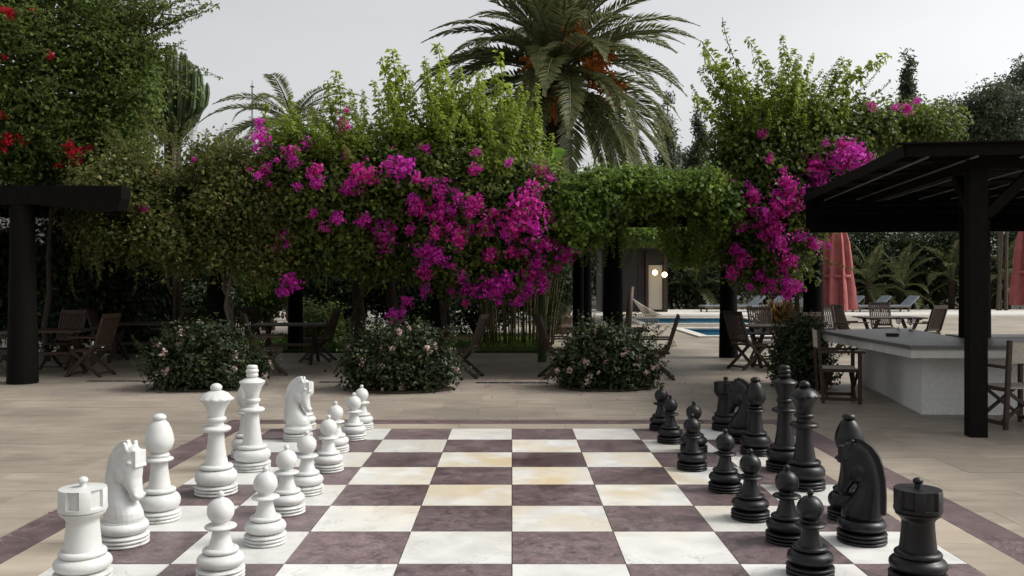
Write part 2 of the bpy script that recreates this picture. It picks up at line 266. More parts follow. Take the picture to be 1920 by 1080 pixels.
class MB:
    def __init__(s): s.v, s.f = [], []
    def box(s, c, d, rot=None):
        n = len(s.v); c = Vector(c)
        for z in (-1, 1):
            for y in (-1, 1):
                for x in (-1, 1):
                    q = Vector((x * d[0] / 2, y * d[1] / 2, z * d[2] / 2))
                    if rot is not None: q = rot @ q
                    s.v.append(c + q)
        s.f += [tuple(n + k for k in q) for q in ((0, 2, 3, 1), (4, 5, 7, 6), (0, 1, 5, 4), (2, 6, 7, 3), (0, 4, 6, 2), (1, 3, 7, 5))]
        return s
    def bar(s, a, b, w, h, up=(0, 0, 1)):
        a, b = Vector(a), Vector(b); d = b - a; x = d.normalized(); u = Vector(up)
        if abs(x.dot(u)) > .98: u = Vector((0, 1, 0))
        y = u.cross(x).normalized(); z = x.cross(y)
        return s.box((a + b) / 2, (d.length, w, h), Matrix((x, y, z)).transposed())
    def prism(s, poly, z0, z1):
        n = len(s.v); k = len(poly)
        s.v += [Vector((p[0], p[1], z0)) for p in poly] + [Vector((p[0], p[1], z1)) for p in poly]
        s.f += [tuple(range(n + k - 1, n - 1, -1)), tuple(range(n + k, n + 2 * k))]
        for i in range(k): j = (i + 1) % k; s.f.append((n + i, n + j, n + k + j, n + k + i))
        return s
    def tube(s, pts, rad, seg=8, cap=True):
        n = len(s.v); pts = [Vector(p) for p in pts]; k = len(pts)
        if not hasattr(rad, '__len__'): rad = [rad] * k
        for i, p in enumerate(pts):
            t = (pts[min(i + 1, k - 1)] - pts[max(i - 1, 0)]).normalized()
            u = Vector((0, 0, 1)) if abs(t.z) < .9 else Vector((1, 0, 0))
            a = t.cross(u).normalized(); b = t.cross(a)
            for j in range(seg):
                q = 2 * math.pi * j / seg; s.v.append(p + (a * math.cos(q) + b * math.sin(q)) * rad[i])
        for i in range(k - 1):
            for j in range(seg):
                j2 = (j + 1) % seg; s.f.append((n + i * seg + j, n + i * seg + j2, n + (i + 1) * seg + j2, n + (i + 1) * seg + j))
        if cap: s.f += [tuple(n + j for j in range(seg)), tuple(n + (k - 1) * seg + j for j in range(seg - 1, -1, -1))]
        return s
    def lathe(s, prof, seg=40, fn=None, c=(0, 0, 0)):
        n = len(s.v); k = len(prof)
        for r, z in prof:
            for j in range(seg):
                q = 2 * math.pi * j / seg; rr = r * (fn(q, z, r) if fn else 1)
                s.v.append(Vector((c[0] + rr * math.cos(q), c[1] + rr * math.sin(q), c[2] + z)))
        for i in range(k - 1):
            for j in range(seg):
                j2 = (j + 1) % seg; s.f.append((n + i * seg + j, n + i * seg + j2, n + (i + 1) * seg + j2, n + (i + 1) * seg + j))
        if prof[0][0] > 1e-4: s.f.append(tuple(n + j for j in range(seg - 1, -1, -1)))
        if prof[-1][0] > 1e-4: s.f.append(tuple(n + (k - 1) * seg + j for j in range(seg)))
        return s
    def mesh(s, name, smooth=False, sharp=None):
        me = pymesh(name, s.v, s.f, smooth or sharp is not None)
        bm = bmesh.new(); bm.from_mesh(me); bmesh.ops.recalc_face_normals(bm, faces=bm.faces); bm.to_mesh(me); bm.free()
        if sharp is not None: me.set_sharp_from_angle(angle=R(sharp))
        return me
    def obj(s, name, mat, parent=None, smooth=False, sharp=None, loc=None):
        return link(name, s.mesh(name, smooth, sharp), mat, parent, loc)
def copy_tree(o, parent=None):
    c = o.copy(); COL.objects.link(c); c.parent = parent
    for ch in o.children: copy_tree(ch, c)
    return c
def nrmz(a): return a / np.maximum(np.linalg.norm(a, axis=1, keepdims=True), 1e-9)
def leaves(name, pos, nrm, size, aspect=.62, droop=.25, tint=None, fold=.14, dirs=None, g=None):
    """one mesh of folded four-corner leaves, 2 triangles each, a 'tint' per leaf"""
    g = g or rng
    n = len(pos); pos = np.asarray(pos, float); nrm = nrmz(np.asarray(nrm, float))
    t = g.normal(size=(n, 3)) if dirs is None else np.asarray(dirs, float) + g.normal(size=(n, 3)) * .25
    t[:, 2] -= droop * 1.2
    t = nrmz(t - nrm * (t * nrm).sum(1, keepdims=True) * .85)
    L = (np.asarray(size) * g.uniform(.65, 1.25, n))[:, None]
    s = nrmz(np.cross(nrm, t)) * L * aspect * .5
    up = nrm * L * fold
    mid = pos + t * L * .42
    V = np.stack([pos, mid + s + up, pos + t * L - up * .6, mid - s + up], 1).reshape(-1, 3)
    base = np.arange(n)[:, None] * 4
    tri = np.concatenate([base + [0, 2, 1], base + [0, 3, 2]], 1).reshape(-1)
    me = bpy.data.meshes.new(name)
    me.vertices.add(4 * n); me.vertices.foreach_set("co", V.ravel())
    me.loops.add(6 * n); me.loops.foreach_set("vertex_index", tri.astype(np.int32))
    me.polygons.add(2 * n); me.polygons.foreach_set("loop_start", np.arange(0, 6 * n, 3, dtype=np.int32))
    me.update(calc_edges=True)
    if tint is None: tint = g.beta(2, 2.2, n)
    a = me.attributes.new("tint", 'FLOAT', 'POINT'); a.data.foreach_set("value", np.repeat(np.clip(tint, 0, 1), 4).astype(np.float32))
    return me
def blob(px, py, d, rx, ry, rd):
    """ellipsoid centred where the photo shows it, radii rx, ry given in pixels at depth d, rd in metres"""
    c = at(px, py, d); return (c.x, c.y, c.z, rx * d / F, rd, ry * d / F)
def blob_sample(blobs, n, g, lo=.55):
    B = np.array(blobs, float); a = (B[:, 3] * B[:, 4] + B[:, 3] * B[:, 5] + B[:, 4] * B[:, 5])
    P, N = [], []
    need = n
    while need > 0:
        k = g.choice(len(B), size=need * 2, p=a / a.sum()); u = nrmz(g.normal(size=(need * 2, 3)))
        rr = lo + (1 - lo) * g.random(need * 2) ** .7
        rr *= 1 + .10 * np.sin(u[:, 0] * 7 + k) * np.cos(u[:, 2] * 8 + k * 2)
        p = B[k, :3] + u * B[k, 3:] * rr[:, None]
        q = ((p[:, None, :] - B[None, :, :3]) / B[None, :, 3:]); dd = (q ** 2).sum(2); dd[np.arange(len(k)), k] = 9
        ok = dd.min(1) > .45
        p, nn = p[ok][:need], nrmz((u / B[k, 3:])[ok][:need])
        P.append(p); N.append(nn); need -= len(p)
    return np.concatenate(P), np.concatenate(N)
def foliage(name, blobs, n_cl, per, size, mat, parent, g, cl=.13, lo=.55, aspect=.62, droop=.3, kind="stuff", up=.5):
    C, N = blob_sample(blobs, n_cl, g, lo)
    m = n_cl * per
    idx = np.repeat(np.arange(n_cl), per)
    axis = nrmz(N + g.normal(size=(n_cl, 3)) * .7 + np.array([0, 0, .2]))            # each clump is a leafy twig
    along = g.uniform(-1, 1, m)[:, None] * cl * 1.6
    pos = C[idx] + axis[idx] * along + g.normal(size=(m, 3)) * cl * .55
    nrm = N[idx] * .8 + g.normal(size=(m, 3)) * .65 + np.array([0, 0, up])
    tint = np.clip(g.beta(2, 2.4, m) * .75 + np.repeat(g.normal(0, .16, n_cl), per) + .12, 0, 1)
    o = link(name, leaves(name, pos, nrm, size, aspect, droop, tint, g=g), mat, parent)
    if kind: o["kind"] = kind
    return o
def ray_front(blobs, px, py, fallback):
    """depth at which the sight line to a pixel first meets the leaf mass"""
    dv = np.array(at(px, py, 1.0)) - np.array([0, 0, CAMH]); best = None
    for b in blobs:
        o = (np.array([0, 0, CAMH]) - b[:3]) / b[3:]; d = dv / b[3:]
        A, Bq, Cq = d @ d, 2 * o @ d, o @ o - 1
        D = Bq * Bq - 4 * A * Cq
        if D > 0:
            t = (-Bq - math.sqrt(D)) / (2 * A)
            if best is None or t < best: best = t
    return best if best else fallback
def unparent_offset(o, root):
    o.parent = root; o.location = o.location - root.location
def rebase(root, objs):
    """children built in world coordinates, kept in place under a root that stands elsewhere"""
    for o in objs: o.parent = root; o.matrix_parent_inverse = Matrix.Translation(-root.location)

# ================================================================== SETTING
L = .636                         # chess square
BY0 = 4.345                      # near edge of the board
HOLES = [(5.25, 8.4, 24.0, 27.5), (4.6, 8.9, 30.4, 34.6)]      # two pools
def sheet(name, xs, ys, z, holes, mat):
    v, f = [], []
    for i in range(len(xs) - 1):
        for j in range(len(ys) - 1):
            cx, cy = (xs[i] + xs[i + 1]) / 2, (ys[j] + ys[j + 1]) / 2
            if any(a < cx < b and c < cy < d for a, b, c, d in holes): continue
            n = len(v); v += [(xs[i], ys[j], z), (xs[i + 1], ys[j], z), (xs[i + 1], ys[j + 1], z), (xs[i], ys[j + 1], z)]; f.append((n, n + 1, n + 2, n + 3))
    return link(name, pymesh(name, v, f), mat)
tag(sheet('ground', [-700, 4.5, 9.0, 700], [-700, 23.9, 34.7, 1200], -.35, [(4.5, 9.0, 23.9, 34.7)], 'soil'), kind='structure')
TY1 = 13.6                       # built paving slabs reach this far; beyond, the slabs are too thin in view to tell apart
tag(sheet('pool_terrace', [-26, 4.6, 5.25, 8.4, 8.9, 34], [TY1, 24.0, 27.5, 30.4, 34.6, 43.5], 0, HOLES, 'deck'), kind='structure')
pave = link('paving_bed', MB().box((4, 2.8, -.06), (60, 21.6, .1)).mesh('paving_bed'), 'joint'); tag(pave, kind='structure')
# --- travertine slabs in running bond
slabs = []
TW, TD = .92, .61
OUT = 4 * L + .31 + .29          # outer edge of the maroon band
y = .6; row = 0
while y < TY1 - .01:
    d = min(TD, TY1 - y); x = -9.6 - (row * .46 % TW)
    while x < 9.8:
        x0, x1, y0, y1 = x, x + TW, y, y + d
        a0, a1 = -OUT, OUT; b0, b1 = BY0 - .6, BY0 + 8 * L + .6
        pieces = []
        if x1 <= a0 or x0 >= a1 or y1 <= b0 or y0 >= b1: pieces = [(x0, x1, y0, y1)]
        else:
            if x0 < a0: pieces.append((x0, a0, y0, y1))
            if x1 > a1: pieces.append((a1, x1, y0, y1))
            xa, xb = max(x0, a0), min(x1, a1)
            if y0 < b0: pieces.append((xa, xb, y0, b0))
            if y1 > b1: pieces.append((xa, xb, b1, y1))
        for pc in pieces:
            if pc[1] - pc[0] > .02 and pc[3] - pc[2] > .02: slabs.append(pc)
        x += TW
    y += TD; row += 1
vis, rest = [], []
for s in slabs:
    cx, cy = (s[0] + s[1]) / 2, (s[2] + s[3]) / 2
    px, py = 961 + cx * F / cy, 520 + F * CAMH / cy
    (vis if -40 < px < 1960 and py < 1120 else rest).append((cy, s))
vis.sort(key=lambda q: q[0]); rest += vis[300:]; vis = vis[:300]
cache = {}
for cy, s in vis:
    dx, dy = round(s[1] - s[0] - .003, 3), round(s[3] - s[2] - .003, 3)
    if (dx, dy) not in cache: cache[(dx, dy)] = MB().box((0, 0, -.01), (dx, dy, .02)).mesh('paving_slab')
    o = link('paving_slab', cache[(dx, dy)], 'travertine', pave, ((s[0] + s[1]) / 2, (s[2] + s[3]) / 2, random.uniform(-.0008, .0008)))
    o.rotation_euler = (random.uniform(-.001, .001), random.uniform(-.001, .001), 0)
mb = MB()
for cy, s in rest: mb.box(((s[0] + s[1]) / 2, (s[2] + s[3]) / 2, -.01), (s[1] - s[0] - .003, s[3] - s[2] - .003, .02))
for sx in (-1, 1):
    x = 9.9
    while x < 26:
        for k in range(21): mb.box((sx * (x + TW / 2), .6 + TD * (k + .5), -.0105), (TW - .003, TD - .003, .02))
        x += TW
tag(mb.obj('paving_slab', 'travertine', pave), kind='stuff')
# --- the board
board = link('chessboard', MB().box((0, BY0 + 4 * L, -.045), (2 * OUT, 8 * L + 1.2, .06)).mesh('chessboard'), 'joint'); tag(board, 'giant chessboard of white and dark purple marble squares set in the paving', None, kind='structure')
sq = MB().box((0, 0, -.0055), (L - .006, L - .006, .013)).mesh('square')
sqd = sq.copy()
for r_ in range(8):
    for c_ in range(8):
        light = (r_ + c_) % 2 == 0
        o = link('light_square' if light else 'dark_square', sq if light else sqd, 'light_marble' if light else 'dark_marble', board, ((c_ - 3.5) * L, BY0 + (r_ + .5) * L, random.uniform(-.0006, .0006)))
def band(x0, x1, y0, y1, along, piece, name, mat):
    n = max(1, round(((x1 - x0) if along == 'x' else (y1 - y0)) / piece))
    for k in range(n):
        if along == 'x': a, b, c, d = x0 + (x1 - x0) * k / n, x0 + (x1 - x0) * (k + 1) / n, y0, y1
        else: a, b, c, d = x0, x1, y0 + (y1 - y0) * k / n, y0 + (y1 - y0) * (k + 1) / n
        MB().box(((a + b) / 2, (c + d) / 2, -.006), (b - a - .003, d - c - .003, .0125)).obj(name, mat, board)
h4, y1b = 4 * L, BY0 + 8 * L
for (i0, i1, nm, mt) in ((0, .31, 'border_slab', 'border_stone'), (.31, .6, 'band_slab', 'band_marble')):
    band(-h4 - i1, h4 + i1, y1b + i0, y1b + i1, 'x', 1.1, nm, mt); band(-h4 - i1, h4 + i1, BY0 - i1, BY0 - i0, 'x', 1.1, nm, mt)
    band(-h4 - i1, -h4 - i0, BY0 - i0, y1b + i0, 'y', 1.1, nm, mt); band(h4 + i0, h4 + i1, BY0 - i0, y1b + i0, 'y', 1.1, nm, mt)
# --- pools
def pool(name, h, mat, label):
    a, b, c, d = h
    o = link(name, pymesh(name, [(a, c, -.09), (b, c, -.09), (b, d, -.09), (a, d, -.09)], [(0, 1, 2, 3)]), mat); tag(o, label, kind='structure')
    wl_ = MB(); t = .04
    for q in (((a + b) / 2, c + t / 2, -.2), (b - a, t, .4)), (((a + b) / 2, d - t / 2, -.2), (b - a, t, .4)), ((a + t / 2, (c + d) / 2, -.2), (t, d - c - .1, .4)), ((b - t / 2, (c + d) / 2, -.2), (t, d - c - .1, .4)): wl_.box(*q)
    wl_.obj('pool_wall', 'water', o)
    n = 9
    for k in range(n):
        x0 = a - .3 + (b - a + .6) * k / n; x1 = a - .3 + (b - a + .6) * (k + 1) / n
        for yy in (c - .15, d + .15): MB().box(((x0 + x1) / 2, yy, .022), (x1 - x0 - .01, .34, .04)).obj('coping_stone', 'coping', o)
    for k in range(4):
        y0 = c + (d - c) * k / 4; yy = (d - c) / 4
        for xx in (a - .15, b + .15): MB().box((xx, y0 + yy / 2, .0225), (.3, yy - .01, .04)).obj('coping_stone', 'coping', o)
pool('pool_water', HOLES[0], 'water', 'small blue tiled pool beyond the pergola')
pool('pool_water', HOLES[1], 'deep_water', 'large pale blue swimming pool beyond the small one')
# steps behind the main pool
tag(MB().box((14, 36.6, .01), (24, .5, .03)).box((14, 40.3, .02), (24, 6.0, .04)).obj('pool_steps', 'coping'), kind='structure')
lawn = tag(link('lawn', MB().prism([(-8.5, 18.9), (.9, 18.9), (.9, 24.5), (-8.5, 24.5)], .0, .05).mesh('lawn'), 'lawn'), kind='structure')
g = np.random.default_rng(3); n = 9000
gp = np.stack([g.uniform(-8.4, .8, n), g.uniform(18.95, 24.3, n), np.full(n, .05)], 1)
go = link('grass_blades', leaves('grass_blades', gp, g.normal(size=(n, 3)) * [1, 1, .2], .09, .16, -1.6, g=g), 'leaf_hedge', lawn); go["kind"] = "stuff"

# drain grates let into the paving just in front of the pergola
def drain(px0, px1, py, label):
    a, b = ground(px0, py), ground(px1, py); t = thing('drain_grate', label, 'drain', ((a.x + b.x) / 2, a.y, .0), 0, 'drain grates in the paving')
    ln_ = b.x - a.x; n = max(2, round(ln_ / .2))
    MB().box((0, 0, .003), (ln_, .16, .005)).obj('frame', 'metal', t)
    for k in range(n): MB().box((-ln_ / 2 + ln_ * (k + .5) / n, 0, .007), (ln_ / n - .02, .11, .005)).obj('grate_panel', 'dark_metal', t)
drain(165, 292, 715, 'dark drain grate in the paving between left post and left rose bush')
drain(600, 645, 717, 'dark drain grate in the paving behind the far white knight')
drain(893, 1030, 718, 'dark drain grate in the paving between the middle and right rose bushes')

# ================================================================== PERGOLA
def post(parent, x, y, h, r0, r1, mat='black_wood', seg=12, name='post'):
    mb = MB(); mb.lathe([(r0 * 1.02, 0), (r0, .25), ((r0 + r1) / 2, h * .5), (r1, h)], seg); return mb.obj(name, mat, parent, sharp=40, loc=(x - parent.location.x, y - parent.location.y, 0))
perg = thing('pergola', 'long black timber pergola carrying the magenta flowering climbers', 'pergola', (0, 16, 0))
FRONT = [(407, 16.0), (825, 16.2), (1150, 15.8), (1526, 15.7)]
BACK = [(292, 19.0), (555, 19.4), (1097, 20.2), (1367, 17.85)]
for px, d in FRONT: post(perg, (px - 961) * d / F, d, 2.7, .19, .155)
for px, d in BACK: post(perg, (px - 961) * d / F, d, 2.7, .19 if d < 18 else .17, .15)
post(perg, (1085 - 961) * 19 / F, 19.0, 2.7, .12, .11)
MB().box((0, -.1, 2.8), (13.2, .22, .22)).obj('beam', 'black_wood', perg)
MB().box((0, 3.4, 2.8), (15.6, .22, .22)).obj('beam', 'black_wood', perg)
rf = MB().box((0, 0, 0), (.09, 6.2, .16)).mesh('rafter')
for k in range(20): link('rafter', rf, 'black_wood', perg, (-6.0 + k * .61, 1.55, 2.99))
for k in range(19): MB().box((.05, -1.0 + k * .3, 3.085), (12.2, .29, .025)).obj('roof_board', 'black_wood', perg)  # unseen solid roof under the vines, added to deepen the shade below
lp = thing('pergola', 'black timber pergola end with a thick round post at the left edge', 'pergola', (-7.4, 13.5, 0))
post(lp, -7.4, 13.5, 2.69, .215, .165)
bm_ = MB(); poly = [(-5.0, 2.70), (.25, 2.69), (.9, 2.62), (1.28, 2.56), (1.50, 2.60), (1.56, 2.78), (1.56, 2.97), (-5.0, 2.985)]
nv = len(poly); bm_.v = [Vector((p[0], -.16, p[1])) for p in poly] + [Vector((p[0], .16, p[1])) for p in poly]
bm_.f = [tuple(range(nv)), tuple(range(2 * nv - 1, nv - 1, -1))] + [(i, nv + i, nv + (i + 1) % nv, (i + 1) % nv) for i in range(nv)]
bm_.obj('beam', 'black_wood', lp)
for k in range(8): MB().box((-4.6 + k * .78, 2.6, 2.90), (.1, 5.0, .14)).obj('rafter', 'black_wood', lp)
rfp = MB()
for k in range(13): MB().box((-1.9, .45 + k * .4, 2.995), (6.4, .385, .03)).obj('roof_board', 'black_wood', lp)

# ================================================================== CHESS PIECES
def arc(rc, zc, rr, hh, a0=-90, a1=90, n=8):
    return [(rc + rr * math.cos(R(a0 + (a1 - a0) * k / n)), zc + hh * math.sin(R(a0 + (a1 - a0) * k / n))) for k in range(n + 1)]
def ribs(r, h, k=3):
    out = [(.0, 0.0), (r - .016, 0.0)]
    for i in range(k):
        z = h * (i + .5) / k; out += arc(r - .016, z, .016, h / k * .47, -80, 80, 6) + [(r - .017, h * (i + 1) / k)]
    return out
def shoulder(r, z0, z1, r_top):
    hm = (z1 - z0) * .5
    return arc(r - .048, z0 + hm, .048, hm, -80, 66, 10) + [(r_top, z1)]
def lobe(r, z, h, rin):
    h *= 1.3; return [(rin, z - h)] + arc(rin, z, r - rin, h, -78, 78, 8) + [(rin, z + h)]
def concave(r0, z0, r1, z1, n=8, k=1.7): return [(r1 + (r0 - r1) * (1 - i / n) ** k, z0 + (z1 - z0) * i / n) for i in range(n + 1)]
def ball(r, z, a0=-70, a1=80, n=14, sq=1.): return [(r * math.cos(R(a0 + (a1 - a0) * i / n)), z + sq * r * math.sin(R(a0 + (a1 - a0) * i / n))) for i in range(n + 1)]
PROF = {}
PROF['pawn'] = dict(
    base=ribs(.126, .062) + shoulder(.122, .064, .138, .088),
    body=[(.088, .138)] + lobe(.094, .152, .012, .07) + concave(.066, .166, .043, .262) + lobe(.084, .275, .011, .042),
    head=[(.040, .286)] + ball(.071, .358, -58, 78) + [(.013, .432)] + ball(.019, .445, -40, 90, 8))
PROF['bishop'] = dict(
    base=ribs(.138, .066) + shoulder(.134, .068, .178, .095),
    body=[(.095, .178)] + lobe(.104, .195, .014, .075) + concave(.074, .21, .053, .385) + lobe(.090, .398, .013, .05) + lobe(.066, .425, .011, .046),
    head=[(.044, .437)] + [(.075, .465), (.090, .50), (.0925, .525), (.087, .56), (.074, .60), (.055, .638), (.036, .655)] + ball(.044, .672, -50, 90, 9, .62))
PROF['queen'] = dict(
    base=ribs(.155, .07) + shoulder(.152, .072, .182, .112),
    body=[(.112, .182)] + lobe(.122, .2, .015, .09) + concave(.086, .216, .057, .455) + lobe(.107, .478, .019, .056) + lobe(.075, .55, .014, .054) + [(.056, .53)] * 0,
    crown=[(.056, .565), (.06, .60), (.078, .645), (.104, .682), (.121, .695), (.121, .705), (.107, .718), (.085, .742), (.052, .757), (.03, .762)] + ball(.043, .783, -45, 90, 9, .75))
PROF['king'] = dict(
    base=ribs(.152, .07) + shoulder(.150, .072, .175, .112),
    body=[(.112, .175)] + lobe(.122, .192, .015, .09) + concave(.084, .208, .056, .475) + lobe(.103, .497, .018, .055) + lobe(.067, .575, .014, .052),
    crown=[(.053, .59), (.06, .63), (.080, .685), (.102, .718), (.107, .728), (.100, .738), (.06, .758), (.034, .766)],
    finial=[(.034, .766)] + lobe(.050, .785, .016, .032) + lobe(.053, .819, .016, .032) + lobe(.045, .850, .014, .028) + [(.012, .866), (0, .867)])
PROF['rook'] = dict(
    base=ribs(.146, .072) + shoulder(.143, .074, .150, .112),
    body=[(.112, .150)] + lobe(.118, .165, .014, .095) + concave(.094, .18, .080, .335, 8, 1.4) + [(.090, .352), (.110, .368), (.113, .378), (.108, .383)],
    battlement=[(.108, .383), (.119, .388), (.120, .405), (.1201, .409), (.120, .496), (.116, .501), (.098, .502), (.03, .506), (.018, .508), (.016, .528)] + ball(.026, .540, -40, 90, 8, .75))
def rook_fn(q, z, r): return .885 if (.4085 < z < .4975 and r > .11 and (q * 6 / (2 * math.pi) % 1) < .46) else 1
def queen_fn(q, z, r): return 1 + .035 * math.cos(12 * q) if .69 < z < .71 else 1
PM = {}
for k, parts in PROF.items():
    for pn, prof in parts.items():
        fn = rook_fn if pn == 'battlement' else queen_fn if (k == 'queen' and pn == 'crown') else None
        PM[(k, pn)] = MB().lathe(prof, 96 if fn else 48, fn).mesh(k + '_' + pn, sharp=42)
def knight_mesh():
    mb = MB()
    def loft(secs, n=20):          # sections: centre, half-axis vectors u, v
        s = len(mb.v)
        for c, u, v, e in secs:
            for j in range(n):
                q = 2 * math.pi * j / n; cu, sv = math.cos(q), math.sin(q)
                mb.v.append(Vector(c) + Vector(u) * math.copysign(abs(cu) ** e, cu) + Vector(v) * math.copysign(abs(sv) ** e, sv))
        for i in range(len(secs) - 1):
            for j in range(n): j2 = (j + 1) % n; mb.f.append((s + i * n + j, s + i * n + j2, s + (i + 1) * n + j2, s + (i + 1) * n + j))
        mb.f.append(tuple(s + j for j in range(n - 1, -1, -1))); e_ = s + (len(secs) - 1) * n; mb.f.append(tuple(e_ + j for j in range(n)))
    # neck and chest: back x, front x, half width, height
    neck = [(-.118, .116, .098, .135), (-.122, .124, .102, .165), (-.123, .118, .098, .20), (-.122, .090, .088, .25), (-.120, .052, .077, .30), (-.118, .028, .068, .345),
            (-.114, .030, .061, .39), (-.106, .045, .056, .44), (-.094, .06, .052, .49), (-.076, .08, .047, .54), (-.048, .09, .042, .59), (-.008, .08, .030, .625)]
    loft([(((a + b) / 2, 0, z), ((b - a) / 2, 0, 0), (0, w_, 0), .85) for a, b, w_, z in neck])
    # head hanging from the poll down to the muzzle
    head = [(.0, .10, .034, .632), (-.02, .132, .050, .60), (-.022, .136, .058, .55), (-.026, .128, .066, .48), (-.014, .120, .064, .425), (.034, .124, .052, .37), (.066, .136, .045, .33), (.074, .141, .044, .305), (.092, .130, .03, .284)]
    loft([(((a + b) / 2, 0, z), ((b - a) / 2, 0, 0), (0, w_, 0), .85) for a, b, w_, z in head])
    # jaw, eyes, nostrils, ears, brow band
    def ell(c, r, seg=12):
        s = len(mb.v); mb.lathe([(math.sin(math.pi * i / 8) + 1e-5, -math.cos(math.pi * i / 8)) for i in range(9)], seg)
        for k in range(s, len(mb.v)): mb.v[k] = Vector(c) + Vector((mb.v[k].x * r[0], mb.v[k].y * r[1], mb.v[k].z * r[2]))
    for sy in (-1, 1):
        ell((.022, sy * .052, .445), (.048, .022, .058)); ell((.095, sy * .058, .535), (.017, .014, .014)); ell((.128, sy * .036, .318), (.014, .012, .015))
        mb.bar((.062, sy * .040, .60), (.045, sy * .046, .662), .026, .022)
    mb.box((.122, 0, .560), (.030, .090, .105)); mb.box((.128, 0, .508), (.026, .096, .014))
    # mane crest down the back of the neck
    pts = [(-.128, .18), (-.130, .30), (-.126, .40), (-.112, .49), (-.088, .56), (-.052, .612), (-.005, .645), (.04, .655)]
    for a, b in zip(pts, pts[1:]): mb.bar((a[0], 0, a[1]), (b[0] + (b[0] - a[0]) * .1, 0, b[1] + (b[1] - a[1]) * .1), .034, .034)
    me = mb.mesh('knight_raw'); o = link('knight_raw', me)
    r_ = o.modifiers.new('r', 'REMESH'); r_.mode = 'VOXEL'; r_.voxel_size = .005; r_.use_smooth_shade = True
    s_ = o.modifiers.new('s', 'SMOOTH'); s_.factor = .5; s_.iterations = 5
    dg = bpy.context.evaluated_depsgraph_get(); out = bpy.data.meshes.new_from_object(o.evaluated_get(dg)); out.name = 'knight_horse'
    for v in out.vertices: v.co = Vector((v.co.x * .96, v.co.y * .96, .135 + (v.co.z - .135) * .915))
    bpy.data.objects.remove(o); return out
PM[('knight', 'base')] = MB().lathe(ribs(.146, .066) + shoulder(.142, .068, .145, .118) + [(.0, .145)], 48).mesh('knight_base', sharp=42)
PM[('knight', 'horse_head')] = knight_mesh()
LAYOUT = []      # colour, kind, x, y, heading, label
def piece(colr, kind, x, y, label, rz=0.):
    t = thing('chess_' + kind, label, 'chess piece', (x, y, .0013), rz, colr + ' chess pieces')
    for (k, pn), me in PM.items():
        if k == kind:
            mm = PM.setdefault('m', {})if False else None
            link(pn, MESHC[(k, pn, colr)], None, t)
MESHC = {}
for key, me in list(PM.items()):
    for c in ('white', 'black'):
        q = me.copy(); q.materials.clear(); q.materials.append(M[c + '_plastic']); MESHC[(*key, c)] = q
W = [('rook', -2.24, 4.66, 'white rook with notched top, nearest the camera at the left corner', .3),
     ('knight', -2.33, 5.36, 'white knight between the nearest white rook and a white bishop', -.38),
     ('bishop', -2.33, 5.90, 'white bishop just behind the near white knight', 0),
     ('queen', -2.19, 6.61, 'white queen with scalloped crown and round knob', .2),
     ('king', -2.165, 7.44, 'tallest white piece, the king with stacked finial', 0),
     ('bishop', -2.36, 7.95, 'white bishop mostly hidden behind the white king', 0),
     ('knight', -2.11, 8.80, 'far white knight seen from the side beyond the king', -.12),
     ('rook', -2.20, 9.36, 'white piece almost hidden behind the far white knight', .1)]
for k, x, y_, lb, rz in W: piece('white', k, x, y_, lb, rz)
WP = [(-1.55, 4.75), (-1.485, 5.38), (-1.53, 6.06), (-1.522, 6.62), (-1.517, 7.38), (-1.62, 8.19), (-1.56, 8.81), (-1.59, 9.44)]
BP = [(1.60, 4.79), (1.665, 5.41), (1.58, 5.92), (1.60, 6.70), (1.50, 7.44), (1.67, 8.20), (1.53, 8.64), (1.565, 9.36)]
ordn = ['nearest', 'second', 'third', 'fourth', 'fifth', 'sixth', 'seventh', 'farthest']
for colr, PP in (('white', WP), ('black', BP)):
    for k, (x, y_) in enumerate(PP):
        piece(colr, 'pawn', x, y_, f'{ordn[k]} {colr} pawn in the line of {colr} pawns' if k in (0, 7) else f'{ordn[k]} {colr} pawn from the camera in the line of {colr} pawns', k * .7)
Bk = [('rook', 2.11, 4.64, 'black rook with notched top, nearest the camera at the right corner', .5),
      ('knight', 2.12, 5.41, 'near black knight facing the board beside the nearest black rook', math.pi - .6),
      ('bishop', 2.235, 5.92, 'black bishop half hidden behind the near black knight', 0),
      ('queen', 2.22, 6.78, 'black queen with broad scalloped crown', .1),
      ('king', 2.265, 7.42, 'tallest black piece, the king behind the black queen', 0),
      ('bishop', 2.20, 8.07, 'black bishop between the black king and the far black knight', 0),
      ('knight', 2.225, 8.66, 'far black knight between the far rook and a bishop', math.pi - .5),
      ('rook', 2.24, 9.36, 'far black rook at the back corner of the board', .2)]
for k, x, y_, lb, rz in Bk: piece('black', k, x, y_, lb, rz)

# ================================================================== BAR PAVILION
C0 = Vector((3.84, 8.7, 0)); ang = math.atan2(.142, .99)
pav = thing('bar_pavilion', 'open dark timber bar pavilion with plank roof at the right', 'pavilion', C0, -ang)
def sqpost(x, y, w_, h, parent, mat='grey_wood'): return MB().box((x, y, h / 2), (w_, w_, h)).obj('post', mat, parent)
sqpost(.78, .40, .167, 2.68, pav)
PW, PD = 6.6, 5.3
MB().lathe([(.23, 0), (.2, .3), (.18, 2.74)], 12).obj('post', 'black_wood', pav, sharp=40, loc=(1.78, 3.3, 0))
sqpost(5.8, .40, .167, 2.68, pav); sqpost(5.8, 4.95, .167, 2.28, pav)
MB().box((3.55, .40, 2.755), (5.7, .14, .15)).obj('beam', 'grey_wood', pav)
MB().box((.78, 2.6, 2.756), (.12, 4.2, .149)).obj('beam', 'grey_wood', pav)
MB().box((3.2, 4.95, 2.345), (6.4, .14, .13)).obj('beam', 'black_wood', pav)
MB().box((3.2, 4.95, 2.60), (6.4, .06, .07)).obj('beam', 'black_wood', pav); MB().box((3.2, 4.2, 2.66), (6.4, .06, .07)).obj('beam', 'black_wood', pav)
